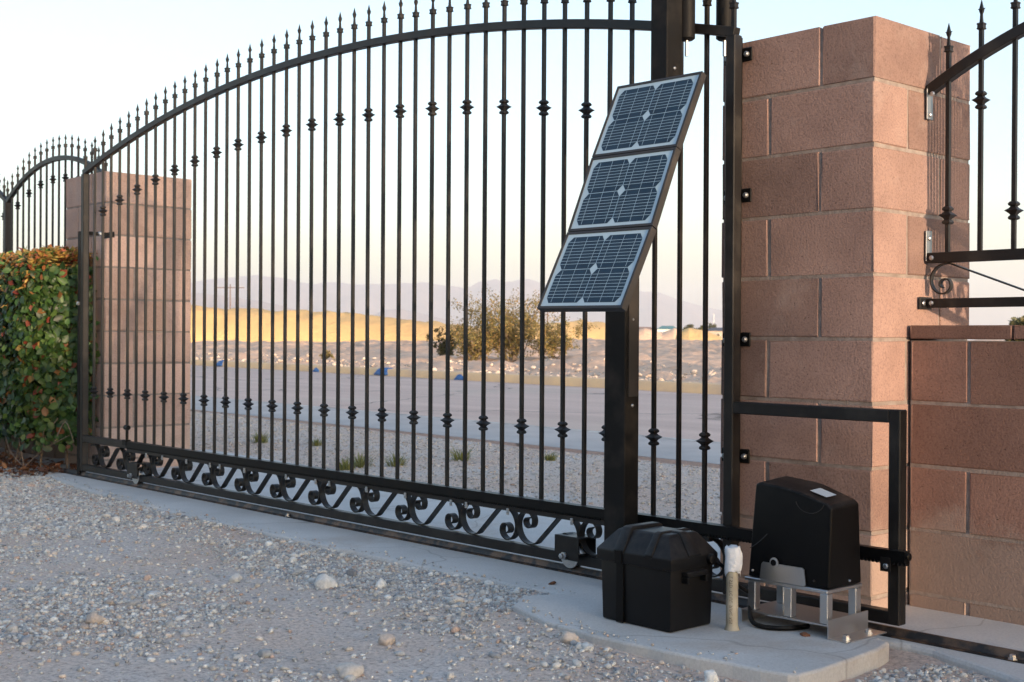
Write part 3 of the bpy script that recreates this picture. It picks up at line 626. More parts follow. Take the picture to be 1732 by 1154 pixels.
# ------------------------------------------------------------------ battery box
bx = thing('battery_box', (-.28, -.695, .032), 'black plastic battery box with strap and ribbed lid on the pad', 'box')
def loft(rects, name, mat, parent, bevel=.004, seg=2):
    v = []; 
    for (x0, x1, y0, y1, z) in rects: v += [(x0, y0, z), (x1, y0, z), (x1, y1, z), (x0, y1, z)]
    n = len(rects); f = [(3, 2, 1, 0)]+[(j*4+i, j*4+(i+1) % 4, j*4+4+(i+1) % 4, j*4+4+i) for j in range(n-1) for i in range(4)]+[tuple(range((n-1)*4, n*4))]
    return MB().add(v, f).build(name, mat, parent, bevel=bevel, seg=seg, smooth=True)
X0, X1, Y0, Y1 = -.409, -.146, -.787, -.607
loft([(X0, X1, Y0, Y1, .033), (X0-.004, X1+.004, Y0-.004, Y1+.004, .215)], 'body', MAT['plastic2'], bx, .008)
lid = loft([(X0-.012, X1+.012, Y0-.012, Y1+.012, .207), (X0-.013, X1+.013, Y0-.013, Y1+.013, .240), (X0+.036, X1-.030, Y0+.026, Y1-.026, .297), (X0+.044, X1-.038, Y0+.034, Y1-.034, .301)], 'lid', MAT['plastic2'], bx, .004)
for (xa, xb, zt) in ((-.352, -.312, .311), (-.232, -.204, .3065)):
    loft([(xa, xb, Y0-.0145, Y1+.0145, .236), (xa, xb, Y0-.0145, Y1+.0145, .2445), (xa+.003, xb-.003, Y0+.023, Y1-.023, zt-.004), (xa+.006, xb-.006, Y0+.034, Y1-.034, zt)], 'lid_rib', MAT['plastic2'], lid, .003)
loft([(X1-.02, X1+.0145, -.725, -.671, .238), (X1-.02, X1+.0145, -.725, -.671, .2455), (X1-.09, X1-.027, -.715, -.68, .302), (X1-.085, X1-.036, -.71, -.685, .306)], 'lid_rib', MAT['plastic2'], lid, .003)
st = MB(); st.box(-.345, -.319, Y0-.0085, Y0-.0045, .034, .206).box(-.345, -.319, Y0-.0165, Y0-.0135, .206, .243); st.build('strap', MAT['plastic'], bx)
h = MB(); h.box(X1+.004, X1+.028, -.745, -.655, .186, .200); h.box(X1+.004, X1+.028, -.745, -.735, .168, .186).box(X1+.004, X1+.028, -.665, -.655, .168, .186); h.build('handle', MAT['plastic2'], bx, bevel=.002)
link('vent_knob', MB().lathe([(0, .016), (.014, .016), (.017, .010)], 12, axis='x').mesh(smooth=True), MAT['plastic'], bx, (X1+.0135, -.632, .226))

# ------------------------------------------------------------------ gate operator
op = thing('gate_operator', (.05, -.42, .032), 'black gate operator housing on an aluminium stand beside the pillar', 'gate operator')
prof = [(-.098, .166), (-.082, .434), (-.070, .441), (.030, .432), (.060, .427), (.165, .400), (.178, .388), (.176, .166)]
bm_ = MB(); n = len(prof)
def yy(z, s): k = (z-.166)/.27; return (-.500+.012*k) if s == 0 else (-.335-.014*k)
bm_.add([(x, yy(z, 0), z) for x, z in prof]+[(x-.004*(z > .3), yy(z, 1), z+(.010 if z > .42 else .004 if z > .3 else 0)) for x, z in prof], [tuple(range(n)), tuple(range(2*n-1, n-1, -1))]+[(i, i+n, (i+1) % n+n, (i+1) % n) for i in range(n)])
body = bm_.build('housing', MAT['plastic'], op, bevel=.007, seg=3, smooth=True)
# moulded arc lines on the front
def arc(cx, cz, r, a0, a1, rr=.0012):
    pts = []
    for i in range(17):
        a = R(a0+(a1-a0)*i/16); x, z = cx+r*math.cos(a), cz+r*math.sin(a)*.8; pts.append((x, yy(z, 0)-.0006, z))
    return MB().tube(pts, rr, 5).build('moulded_line', MAT['darkframe'], body)
arc(.107, .408, .048, 195, 345); 
MB().tube([(-.094+.012*t, yy(.248+.010*t, 0)-.0005, .248+.0065*t+.0006*t*t) for t in range(0, 6)], .0012, 5).build('moulded_line', MAT['darkframe'], body)
o = link('sticker', mesh([(.083, -.455, .4285), (.138, -.455, .4145), (.138, -.405, .4175), (.083, -.405, .4320)], [(0, 1, 2, 3)]), MAT['sticker'], body)
# stand
base_top = .066
MB().box(-.108, .176, -.505, -.330, .154, .1645).build('mounting_plate', MAT['alu'], op, bevel=.002)
MB().prism_y([(-.052, .1655), (.100, .1655), (.106, .170), (.100, .212), (.094, .216), (-.040, .216), (-.046, .210)], -.5065, -.5035).build('face_plate', MAT['alu'], op)
link('release_lock', MB().lathe([(0, .0145), (-.003, .0145), (-.004, .009)], 18, axis='y').mesh(smooth=True), MAT['alu'], op, (.000, -.5066, .219)); link('lock_core', MB().lathe([(0, .009), (-.002, .009)], 14, axis='y').mesh(), MAT['plastic'], op, (.000, -.5107, .219))
for (x, y) in ((-.083, -.490), (-.083, -.352), (.044, -.492), (.164, -.492), (.164, -.352)):
    MB().box(x-.013, x+.013, y-.013, y+.013, .0705, .1535).build('leg', MAT['alu'], op, bevel=.002)
MB().box(-.115, .183, -.508, -.328, .0665, .0700).build('base_plate', MAT['alu'], op)
MB().box(.1835, .1865, -.515, -.318, .0325, .086).build('flange', MAT['alu'], op); MB().box(.187, .247, -.515, -.318, .0325, .0355).build('foot', MAT['alu'], op)
MB().box(-.115, -.112, -.508, -.328, .0325, .066).build('flange', MAT['alu'], op)
for (x, y) in ((.218, -.475), (.218, -.365)): link('anchor_bolt', MB().lathe([(0, .013), (.002, .013), (.0021, .009), (.010, .009), (.012, .004)], 6).mesh(), MAT['zinc'], op, (x, y, .0357))
bolt(op, (.176, -.40, .180), .004, axis='x'); bolt(op, (-.08, -.4995, .185), .004); bolt(op, (.13, -.4995, .185), .003, mat='darkframe')

# ------------------------------------------------------------------ conduit and cable
pv = thing('conduit_pipe', (-.069, -.613, .032), 'short upright grey conduit stub wrapped in white tape', 'pipe')
pp = MB().lathe([(.028, .026), (.034, .021), (.045, .0172), (.20, .0170), (.262, .0170)], 20, c=(-.067, -.613, 0)).build('pipe', MAT['pvc'], pv, smooth=True)
tv = []; rr = random.Random(3); N_ = 18; zs = [.196, .205, .222, .238, .252, .262, .268, .262]
for j, z in enumerate(zs):
    for i in range(N_):
        a = 2*math.pi*i/N_; r = .0195+.004*rr.random()+(.006 if (i in (0, 1, 17) and j in (1, 2, 3, 4)) else 0)
        if j == len(zs)-1: r = .008
        tv.append((-.066+r*math.cos(a), -.613+r*math.sin(a), z+(rr.uniform(-.014, .006) if j == 0 else rr.uniform(-.003, .003))))
tf = [(j*N_+i, j*N_+(i+1) % N_, (j+1)*N_+(i+1) % N_, (j+1)*N_+i) for j in range(len(zs)-1) for i in range(N_)]+[tuple(range((len(zs)-1)*N_, len(zs)*N_))]
link('tape_wrap', mesh(tv, tf, True), MAT['tape'], pv)
def text_strip(txt, size, zc, ang, parent):
    cu_ = bpy.data.curves.new('t', 'FONT'); cu_.body = txt; cu_.size = size; cu_.align_x = 'CENTER'; cu_.align_y = 'CENTER'; cu_.resolution_u = 2
    to = bpy.data.objects.new('t', cu_); COL.objects.link(to); dg = bpy.context.evaluated_depsgraph_get(); me = bpy.data.meshes.new_from_object(to.evaluated_get(dg)); bpy.data.objects.remove(to)
    r = .01735
    for q in me.vertices:      # text runs down the pipe, wrapped round it
        a = ang-q.co.y/r; z = zc-q.co.x; q.co = (-.067+r*math.cos(a), -.613+r*math.sin(a), z)
    return link('printed_lettering', me, MAT['ink'], parent)
text_strip('L STD  TC UL  SUNL RES', .0125, .118, R(-62), pp)
cb = thing('power_cable', (-.05, -.5, .034), 'black cable curving over the pad behind the conduit stub', 'cable')
pts = [(-.10, -.47, .13), (-.09, -.50, .075), (-.055, -.535, .046), (-.01, -.545, .040), (.03, -.53, .040), (.06, -.49, .040), (.07, -.44, .040)]
def cat(P, n=8):
    P = [Vector(p) for p in P]; P = [P[0]]+P+[P[-1]]; o = []
    for i in range(1, len(P)-2):
        for k in range(n):
            t = k/n; o.append(.5*((2*P[i])+(-P[i-1]+P[i+1])*t+(2*P[i-1]-5*P[i]+4*P[i+1]-P[i+2])*t*t+(-P[i-1]+3*P[i]-3*P[i+1]+P[i+2])*t**3))
    o.append(P[-1]); return o
MB().tube(cat(pts), .007, 8).build('sheath', MAT['plastic'], cb, smooth=True)
cb2 = thing('battery_lead', (-.13, -.60, .2), 'black lead looping between the battery box and the conduit stub', 'cable')
MB().tube(cat([(-.128, -.632, .228), (-.105, -.60, .20), (-.100, -.56, .155), (-.100, -.50, .12), (-.10, -.44, .10)]), .006, 8).build('sheath', MAT['plastic'], cb2, smooth=True)

# ------------------------------------------------------------------ hedge
def leaf_cloud(P, Nrm, size, colr, seed, asp=.62, curl=.25):
    """many small pointed leaves, six corners and a folded midrib each"""
    rg = np.random.default_rng(seed); n = len(P)
    d = rg.normal(size=(n, 3)); d -= Nrm*(d*Nrm).sum(1, keepdims=True)*.75; d[:, 2] += .25; d /= np.linalg.norm(d, axis=1, keepdims=True)
    up = Nrm+rg.normal(size=(n, 3))*.45; s = np.cross(d, up); s /= np.linalg.norm(s, axis=1, keepdims=True); nn = np.cross(s, d)
    L = size*rg.uniform(.65, 1.25, n)[:, None]; w = L*asp/2
    V = np.stack([P, P+d*L*.30+s*w*.85+nn*w*curl, P+d*L*.66+s*w*.9+nn*w*curl-nn*L*.04, P+d*L-nn*L*.10, P+d*L*.66-s*w*.9+nn*w*curl-nn*L*.04, P+d*L*.30-s*w*.85+nn*w*curl, P+d*L*.5-nn*L*.01], 1).reshape(-1, 3)
    b_ = (np.arange(n)*7)[:, None]; F = np.concatenate([b_+np.array([[0, 1, 6]]), b_+np.array([[1, 2, 6]]), b_+np.array([[2, 3, 6]]), b_+np.array([[3, 4, 6]]), b_+np.array([[4, 5, 6]]), b_+np.array([[5, 0, 6]])], 0)
    me = bpy.data.meshes.new('leaves'); me.vertices.add(len(V)); me.vertices.foreach_set('co', V.ravel().astype(np.float32)); me.loops.add(F.size); me.loops.foreach_set('vertex_index', F.ravel().astype(np.int32))
    me.polygons.add(len(F)); me.polygons.foreach_set('loop_start', np.arange(len(F))*3); me.polygons.foreach_set('use_smooth', np.ones(len(F), dtype=bool)); me.update()
    colattr(me, np.repeat(colr, 7, 0)); return me
HX0, HX1, HY0, HY1 = -9.2, -5.60, -.40, -.03
hd = thing('clipped_hedge', ((HX0+HX1)/2, -.25, 0), 'clipped green hedge with yellow-orange new leaves on top', 'hedge')
rg = np.random.default_rng(5)
def hedge_pts(n, zlo, zhi, inner=.10):
    x = rg.uniform(HX0, HX1, n); z = rg.uniform(zlo, zhi, n); side = rg.random(n)
    bul = .05*(fbm(x*3.1, z*3.1, 77, 4)-.5)*2+.03*np.sin(z*2.2)
    y = HY0-bul+np.abs(rg.normal(size=n))*inner; nr = np.stack([rg.normal(size=n)*.25, -np.ones(n), np.full(n, .35)], 1)
    # rounded right-hand end
    e = side < .16; x2 = HX1+.02*rg.normal(size=n)-np.abs(rg.normal(size=n))*.06; y2 = rg.uniform(HY0, HY1, n); x = np.where(e, x2-.20*np.clip((HY0+.16-y2)/.16, 0, 1)**2, x); y = np.where(e, y2, y); nr[e] = np.stack([np.ones(e.sum()), rg.normal(size=e.sum())*.3-.2, np.full(e.sum(), .3)], 1)
    cut = np.clip((x-(HX1-.22))/.22, 0, 1); y = np.where(~e, y+.17*cut**2, y)
    return np.stack([x, y, z], 1), nr/np.linalg.norm(nr, axis=1, keepdims=True)
GR_ = np.array([[.055, .125, .028], [.075, .16, .038], [.04, .10, .03], [.11, .19, .045], [.035, .085, .025]]); YE = np.array([[.42, .27, .07], [.36, .17, .05], [.46, .33, .10], [.32, .12, .045], [.27, .21, .06]]); RE = np.array([[.30, .06, .03], [.38, .10, .05]])
P, Nn = hedge_pts(18500, .12, 1.27); wl = fbm(P[:, 0]*2.5, P[:, 1]*0+2, 8, 3); keep = P[:, 2] > .14+.26*wl*rg.random(len(P)); P, Nn = P[keep], Nn[keep]
c = GR_[rg.integers(0, 5, len(P))]*rg.uniform(.35, .95, (len(P), 1)); pr = rg.random(len(P)); c[pr < .03] = RE[rg.integers(0, 2, (pr < .03).sum())]*.5; q = (pr > .955); c[q] = YE[rg.integers(0, 5, q.sum())]*.55
link('foliage', leaf_cloud(P, Nn, .058, c, 2, .68), MAT['leaf'], hd, (0, 0, 0))
# bright new growth on the clipped top
n = 9500; x = rg.uniform(HX0, HX1-.0, n); y = rg.uniform(HY0-.02, HY1+.02, n); cut = np.clip((x-(HX1-.2))/.2, 0, 1); y = np.maximum(y, HY0+.15*cut**2)
front = np.clip((HY0+.12-y)/.14, 0, 1); z = 1.375+.05*(fbm(x*5, y*5, 12, 3)-.5)*2-np.abs(rg.normal(size=n))*.035-front*rg.random(n)*.24*(.4+1.2*fbm(x*4, y*0, 33, 2))
Nn = np.stack([rg.normal(size=n)*.3, -.25-.4*front, np.ones(n)], 1); Nn /= np.linalg.norm(Nn, axis=1, keepdims=True)
c = YE[rg.integers(0, 5, n)]*rg.uniform(.75, 1.3, (n, 1)); pr = rg.random(n); c[pr < .16] = GR_[rg.integers(0, 5, (pr < .16).sum())]*1.3; c[pr > .95] = RE[rg.integers(0, 2, (pr > .95).sum())]
link('new_growth', leaf_cloud(np.stack([x, y, z], 1), Nn, .05, c, 6, .42, .35), MAT['leaf'], hd, (0, 0, 0))
MB().box(HX0+.1, HX1-.16, HY0+.19, HY1-.02, .34, 1.26).build('inner_shade', M('hedge_inner_shade', (.03, .028, .015), 1), hd)  # dark box that stands in for the shade inside the hedge
st = MB(); rr = random.Random(8)
for k in range(16):
    x = HX1-.15-k*.22+rr.uniform(-.05, .05); y = rr.uniform(HY0+.08, HY1-.08); p = [Vector((x, y, -.03))]
    for s_ in range(4): p.append(p[-1]+Vector((rr.uniform(-.05, .05), rr.uniform(-.04, .04), .13)))
    st.tube(p, [.007, .0065, .006, .005, .004], 6)
st.build('stem', MAT['twig'], hd, smooth=True)
tw = MB()
for (a, b_, c_) in (((-5.86, -.36, .02), (-5.95, -.36, .22), (-5.98, -.34, .42)), ((-5.86, -.36, .02), (-5.70, -.30, .14), (-5.46, -.24, .24)), ((-5.86, -.36, .02), (-6.05, -.38, .12), (-6.18, -.38, .30)), ((-5.60, -.27, .20), (-5.52, -.24, .32), (-5.44, -.22, .20)), ((-5.70, -.30, .14), (-5.66, -.32, .24), (-5.60, -.33, .28)), ((-5.58, -.26, .34), (-5.64, -.28, .28), (-5.67, -.30, .21)), ((-6.3, -.4, .05), (-6.25, -.42, .2), (-6.28, -.4, .36))):
    tw.tube(cat([a, b_, c_], 4), [.0042-.0003*i for i in range(9)], 5)
tw.build('dead_twig', MAT['twig'], hd)
n = 1700; x = rg.uniform(HX0, HX1+.08, n); y = rg.normal(-.30, .13, n); P = np.stack([x, y, np.full(n, -.012)+rg.random(n)*.03], 1); Nn = np.tile([[0, 0, 1.]], (n, 1))
c = np.array([[.20, .075, .035], [.15, .06, .03], [.26, .12, .055], [.12, .055, .03]])[rg.integers(0, 4, n)]
tag(link('leaf_litter', leaf_cloud(P, Nn, .045, c, 9, .6, .4), MAT['leaf']), 'red-brown dead leaves lying under the hedge', 'leaf litter', kind='stuff')

# ------------------------------------------------------------------ gravel
def ico(sub):
    bm = bmesh.new(); bmesh.ops.create_icosphere(bm, subdivisions=sub, radius=1); v = np.array([q.co[:] for q in bm.verts]); f = np.array([[q.index for q in g.verts] for g in bm.faces]); bm.free(); return v, f
IC = {1: ico(1), 2: ico(2)}
STONE = np.array([[.50, .48, .46], [.43, .42, .415], [.56, .50, .45], [.36, .355, .36], [.53, .44, .38], [.60, .58, .56], [.27, .27, .285], [.48, .35, .29], [.64, .60, .56]])
STONE = STONE*np.array([[1.06, 1.12, 1.14]])
STP = np.array([.2, .18, .14, .12, .12, .1, .05, .05, .04])
def pebbles(name, P, size, sub, seed, sink=.25, flat=.62, smooth=True, pal=STONE, pp_=STP):
    rg = np.random.default_rng(seed); n = len(P); tv, tf = IC[sub]; m_ = len(tv)
    V = tv[None]*(1+rg.uniform(-.24, .24, (n, m_, 1))); sc = np.stack([rg.uniform(.75, 1.3, n), rg.uniform(.6, 1.0, n), rg.uniform(.42, .8, n)*flat/.62], 1)*size[:, None]/2
    V = V*sc[:, None]; a = rg.uniform(0, 2*np.pi, n); tl = rg.normal(0, .35, n); ca, sa, ct, st_ = np.cos(a), np.sin(a), np.cos(tl), np.sin(tl)
    y, z = V[..., 1]*ct[:, None]-V[..., 2]*st_[:, None], V[..., 1]*st_[:, None]+V[..., 2]*ct[:, None]; x = V[..., 0]
    V = np.stack([x*ca[:, None]-y*sa[:, None], x*sa[:, None]+y*ca[:, None], z], -1)+P[:, None]; V[..., 2] += (sc[:, 2]*(1-2*sink))[:, None]
    F = (tf[None]+(np.arange(n)*m_)[:, None, None]).reshape(-1, 3); V = V.reshape(-1, 3)
    me = bpy.data.meshes.new(name); me.vertices.add(len(V)); me.vertices.foreach_set('co', V.ravel().astype(np.float32)); me.loops.add(F.size); me.loops.foreach_set('vertex_index', F.ravel().astype(np.int32)); me.polygons.add(len(F)); me.polygons.foreach_set('loop_start', np.arange(len(F))*3)
    if smooth: me.polygons.foreach_set('use_smooth', np.ones(len(F), dtype=bool))
    me.update(); c = pal[rg.choice(len(pal), n, p=pp_)]*rg.uniform(.74, 1.24, (n, 1)); colattr(me, np.repeat(c, m_, 0)); return me
PAD = [(-.80, -.74), (-.72, -.87), (-.5, -.94), (-.28, -.975), (.1, -.94), (.36, -.89), (.36, -.36), (-.3, -.40), (-.62, -.47), (-.75, -.59)]
def inpoly(x, y, poly):
    c = np.zeros(len(x), bool); n = len(poly)
    for i in range(n):
        (a, b_), (d, e_) = poly[i], poly[i-1]; q = ((b_ > y) != (e_ > y)) & (x < (d-a)*(y-b_)/(e_-b_+1e-12)+a); c ^= q
    return c
def cammask(x, y, lo=-.09, hi=1.06):
    dx, dy = x-CAM.x, y-CAM.y; dz = dx*fwd.x+dy*fwd.y; u = (dx*rt.x+dy*rt.y)/np.maximum(dz, .01)
    return (dz > 2.4) & (u > -.46) & (u < .46)
def yard_pts(n, seed, dens):
    rg = np.random.default_rng(seed); x = rg.uniform(-7.2, 2.2, n); y = rg.uniform(-3.4, -.2, n)
    k = (y < front_edge(x)-.004) & ~inpoly(x, y, PAD) & cammask(x, y) & (rg.random(n) < dens(x, y)); x, y = x[k], y[k]; return np.stack([x, y, yard_z(x, y)], 1)
def dens(x, y):   # bare tracks and dusty patches, loose stone between them
    a = fbm(x*1.1+3, y*1.6, 61, 4); bare = np.clip((x+1.7)*.7, 0, 1)*np.clip((-y-.85)*2.0, 0, 1)*.72; return np.clip(1.5*(a-.35)/.34, .12, 1)*(1-bare)
P = yard_pts(290000, 1, dens); near = np.hypot(P[:, 0]-CAM.x, P[:, 1]-CAM.y); s = np.clip(np.random.default_rng(2).lognormal(-4.72, .45, len(P)), .0045, .026)
tag(link('gravel', pebbles('gravel', P, s, 1, 3, smooth=False), MAT['gravel']), 'grey and tan loose gravel covering the yard before the gate', 'gravel', kind='stuff')
P = yard_pts(14000, 4, lambda x, y: dens(x, y)**1.3); s = np.clip(np.random.default_rng(5).lognormal(-4.0, .34, len(P)), .013, .042)
tag(link('pebble', pebbles('pebble', P, s, 2, 6), MAT['gravel']), 'larger rounded pebbles mixed through the yard gravel', 'pebbles', kind='stuff')
print('gravel', len(P))
# stones and grit kicked up on to the concrete edges
rg = np.random.default_rng(77); n = 320; x = rg.uniform(-6, -.6, n); y = front_edge(x)+np.abs(rg.normal(0, .03, n))+.012; P1 = np.stack([x, y, np.zeros(n)+.0005], 1)
x = rg.uniform(-.76, .34, 70); ed = np.interp(x, [-.78, -.72, -.5, -.28, .1, .325, .35], [-.78, -.86, -.93, -.965, -.93, -.893, -.88]); y = ed+np.abs(rg.normal(0, .03, 70))+.010; P2 = np.stack([x, y, np.full(70, .0325)], 1)
P = np.concatenate([P1, P2]); tag(link('grit', pebbles('grit', P, np.clip(rg.lognormal(-5.0, .4, len(P)), .003, .016), 1, 78, sink=.1, smooth=False), MAT['gravel']), 'loose grit spilled on the edges of the concrete', 'grit', kind='stuff')
# gravel verge between gate and road
rg = np.random.default_rng(12); n = 60000; n = 40000; x = rg.uniform(-15, 1, n); y = rg.uniform(.9, 4.0, n); bk = np.interp(x, [-15, -6.5, -4.4, -3.2, -2, .9], [.3, 1.3, 1.17, 1.12, .95, 1.0]); k = (y > bk) & (y < near_e(x)-.04) & cammask(x, y); P = np.stack([x, y, yard_z(x, y)], 1)[k]
s = np.clip(rg.lognormal(-4.45, .4, len(P)), .006, .03)
tag(link('gravel', pebbles('verge', P, s, 1, 8, sink=.36, pal=STONE*.6+np.array([[.15, .115, .085]])), MAT['gravel']), 'pale gravel verge between the gate and the road', 'gravel', kind='stuff')
# cobbles on the bank behind the far kerb
n = 3400; x = rg.uniform(-42, -6, n); d = np.abs(rg.normal(0, 2.6, n))+.34; y = far_e_np(x)+d; P = np.stack([x, y, desert_z(x, y)], 1); k = (fbm(x*.3, y*.3, 5, 3) > .42); P = P[k]
tag(link('cobble_bank', pebbles('cobbles', P, np.clip(rg.lognormal(-2.75, .4, len(P)), .03, .17), 1, 18, pal=STONE*.25+np.array([[.46, .35, .27]])), MAT['gravel']), 'pale cobbles strewn along the bank behind the far kerb', 'cobbles', kind='stuff')
# individual larger stones
ST = [(-1.869, -1.162, .062, 0, 'rounded tan stone in the gravel left of centre'), (-1.54, -.998, .066, 0, 'flat pale stone with pinkish side in mid gravel'), (-1.40, -.86, .045, 5, 'small pale stone just right of the flat pale stone'), (-1.521, -1.845, .060, 4, 'low pinkish stone at the left of the foreground'), (-.998, -.859, .052, 2, 'tan pointed stone short of the pad corner'), (-.328, -1.000, .060, 4, 'pinkish stone against the pad edge under the battery box'), (-.24, -1.02, .042, 5, 'pale stone beside the pinkish one at the pad edge'), (-.728, -1.334, .058, 4, 'pale pink slab stone in the lower middle of the gravel'), (-1.159, -.575, .042, 8, 'squarish white stone at the strip edge near the wheel'), (-.531, -1.604, .070, 2, 'half-buried tan stone at the bottom edge of the picture'), (.16, -.985, .048, 5, 'pale stone leaning on the right part of the pad edge'), (-1.66, -.80, .04, 6, 'small dark grey stone near the flat pale stone')]
for k, (x, y, s, ci, lb) in enumerate(ST):
    me = pebbles('stone', np.array([[0, 0, 0.]]), np.array([s]), 2, 40+k, sink=.28, flat=.75, pal=STONE[ci:ci+1], pp_=np.array([1.])); bm = bmesh.new(); bm.from_mesh(me); bmesh.ops.subdivide_edges(bm, edges=bm.edges, cuts=1, smooth=.4, fractal=.12, seed=k, use_grid_fill=True); bm.to_mesh(me); bm.free()
    for pl in me.polygons: pl.use_smooth = True
    o = link('stone', me, MAT['gravel'], None, (x, y, float(yard_z(np.array([x]), np.array([y]))[0]))); tag(o, lb, 'stone', 'larger stones in the yard')
# brick-red scraps
for k, (x, y, z, lb) in enumerate(((.115, -.52, .033, 'small rust-brown chip on the pad before the operator stand'), (.50, -.52, -.03, 'rust-brown chip in the gravel beside the right strip'), (-1.0, -.42, .001, 'dark brown fleck on the concrete strip near the gate wheel'))):
    o = link('stone_chip', pebbles('chip', np.array([[0, 0, 0.]]), np.array([.034]), 2, 70+k, sink=.3, flat=.4, pal=np.array([[.16, .075, .045]]), pp_=np.array([1.])), MAT['gravel'], None, (x, y, z)); tag(o, lb, 'stone chip', 'rust-brown chips')

# ------------------------------------------------------------------ weeds and shrubs
def tuft(loc, n, h, seed, label, col=(.20, .20, .06), group='weed tufts on the gravel verge'):
    rr = np.random.default_rng(seed); a = rr.uniform(0, 2*np.pi, n); r = rr.uniform(0, h*.45, n); P = np.stack([r*np.cos(a), r*np.sin(a), np.zeros(n)], 1); Nn = np.stack([np.cos(a), np.sin(a), np.full(n, .4)], 1)
    L = rr.uniform(.5, 1, n)*h; V = []; F = []
    for i in range(n):
        b0 = Vector(P[i]); d = Vector((math.cos(a[i])*rr.uniform(.2, .9), math.sin(a[i])*rr.uniform(.2, .9), 1)).normalized(); s_ = Vector((-math.sin(a[i]), math.cos(a[i]), 0))*.0035; q = len(V)
        V += [b0-s_, b0+s_, b0+d*L[i]*.6+s_*.8, b0+d*L[i]*.6-s_*.8, b0+d*L[i]+Vector((math.cos(a[i]), math.sin(a[i]), -.2))*L[i]*.2]; F += [(q, q+1, q+2, q+3), (q+3, q+2, q+4)]
    me = mesh(V, F); colattr(me, np.repeat(np.array(col)*rr.uniform(.7, 1.4, (n, 1)), 5, 0)); o = link('weed_tuft', me, MAT['leaf'], None, loc); return tag(o, label, 'weed', group)
for k, (x, y, lb) in enumerate(((-4.871, 1.527, 'low green weed left of the twin tufts beyond the gate'), (-4.77, 1.75, 'greenish weed right of the twin tufts beyond the gate'), (-4.773, 2.328, 'bushy green weed on the verge near the middle bars'), (-4.807, 1.36, 'small yellow weed closest to the concrete strip'), (-6.994, 2.032, 'yellowish weed beyond the left third of the gate'), (-4.379, 2.821, 'small weed near the road edge right of the bushy one'), (-6.465, 2.23, 'sparse weed between the left third and the middle of the gate'))):
    tuft((x, y, -.035), 90, (.15, .13, .16, .12, .14, .10, .10)[k], 30+k, lb)
def shrub(name, loc, rad, h, nb, nl, seed, label, leafs, group=None, lsize=.06, spread=1.0):
    t = thing(name, loc, label, 'shrub', group); rr = random.Random(seed); br = MB(); tips = []
    for k in range(nb):
        a = rr.uniform(0, 2*math.pi); o_ = rr.uniform(.15, 1)**.7; p = [Vector((rr.uniform(-.12, .12)*rad, rr.uniform(-.12, .12)*rad, -.05))]; ln = h*rr.uniform(.6, 1.05)*(1-.25*o_)
        for s_ in range(6):
            p.append(p[-1]+Vector((math.cos(a)*o_*rad/6*spread+rr.uniform(-.06, .06)*rad, math.sin(a)*o_*rad/6*spread+rr.uniform(-.06, .06)*rad, ln/6*rr.uniform(.8, 1.15))))
        br.tube(p, [.022*h/2, .018*h/2, .015*h/2, .012*h/2, .009*h/2, .006*h/2, .003*h/2], 5)
        for s_ in range(2, 7):
            for q in range(3):
                e_ = p[s_]+Vector((rr.gauss(0, .11)*rad, rr.gauss(0, .11)*rad, rr.gauss(.05, .08)*h)); br.tube([p[s_], (p[s_]+e_)/2+Vector((0, 0, .03)), e_], [.005, .004, .002], 3); tips += [e_, (p[s_]+e_)/2]
    br.build('branch', MAT['twig'], None); o = COL.objects[-1]; o.parent = t; o.location = (0, 0, 0)
    rg2 = np.random.default_rng(seed); T = np.array([v_[:] for v_ in tips]); P = T[rg2.integers(0, len(T), nl)]+rg2.normal(0, .045*rad, (nl, 3)); Nn = rg2.normal(size=(nl, 3)); Nn /= np.linalg.norm(Nn, axis=1, keepdims=True)
    c = np.array(leafs)[rg2.integers(0, len(leafs), nl)]*rg2.uniform(.7, 1.3, (nl, 1)); link('foliage', leaf_cloud(P, Nn, lsize, c, seed+1, .6), MAT['leaf'], t, local=True)
    return t
OL = [[.29, .225, .075], [.22, .185, .06], [.36, .235, .09], [.18, .15, .05]]
def gz(x, y): return float(desert_z(np.array([x]), np.array([y]))[0])
def shrub_at(u, v, rng_, **k):
    p = at_range(u, v, rng_); return (p.x, p.y, gz(p.x, p.y))
shrub('desert_shrub', shrub_at(868, 600, 38), 1.6, 2.15, 20, 9500, 3, 'tallest olive desert shrub across the road left of the solar panels', OL, 'desert shrubs')
shrub('desert_shrub', shrub_at(800, 600, 38), 1.35, 1.25, 15, 6000, 4, 'middle olive desert shrub across the road', OL, 'desert shrubs')
shrub('desert_shrub', shrub_at(750, 600, 39), .65, .95, 10, 3000, 5, 'dark low desert shrub at the left of the shrub group', [[.12, .10, .03], [.09, .08, .03]], 'desert shrubs')
shrub('desert_shrub', shrub_at(935, 600, 37), 1.0, 1.4, 13, 4200, 6, 'thin desert shrub behind the bars right of the tallest one', OL, 'desert shrubs')
shrub('desert_shrub', shrub_at(558, 600, 36), .38, .45, 7, 900, 7, 'small dry bush alone on the bank across the road', [[.24, .17, .06], [.16, .14, .05]], 'desert shrubs')

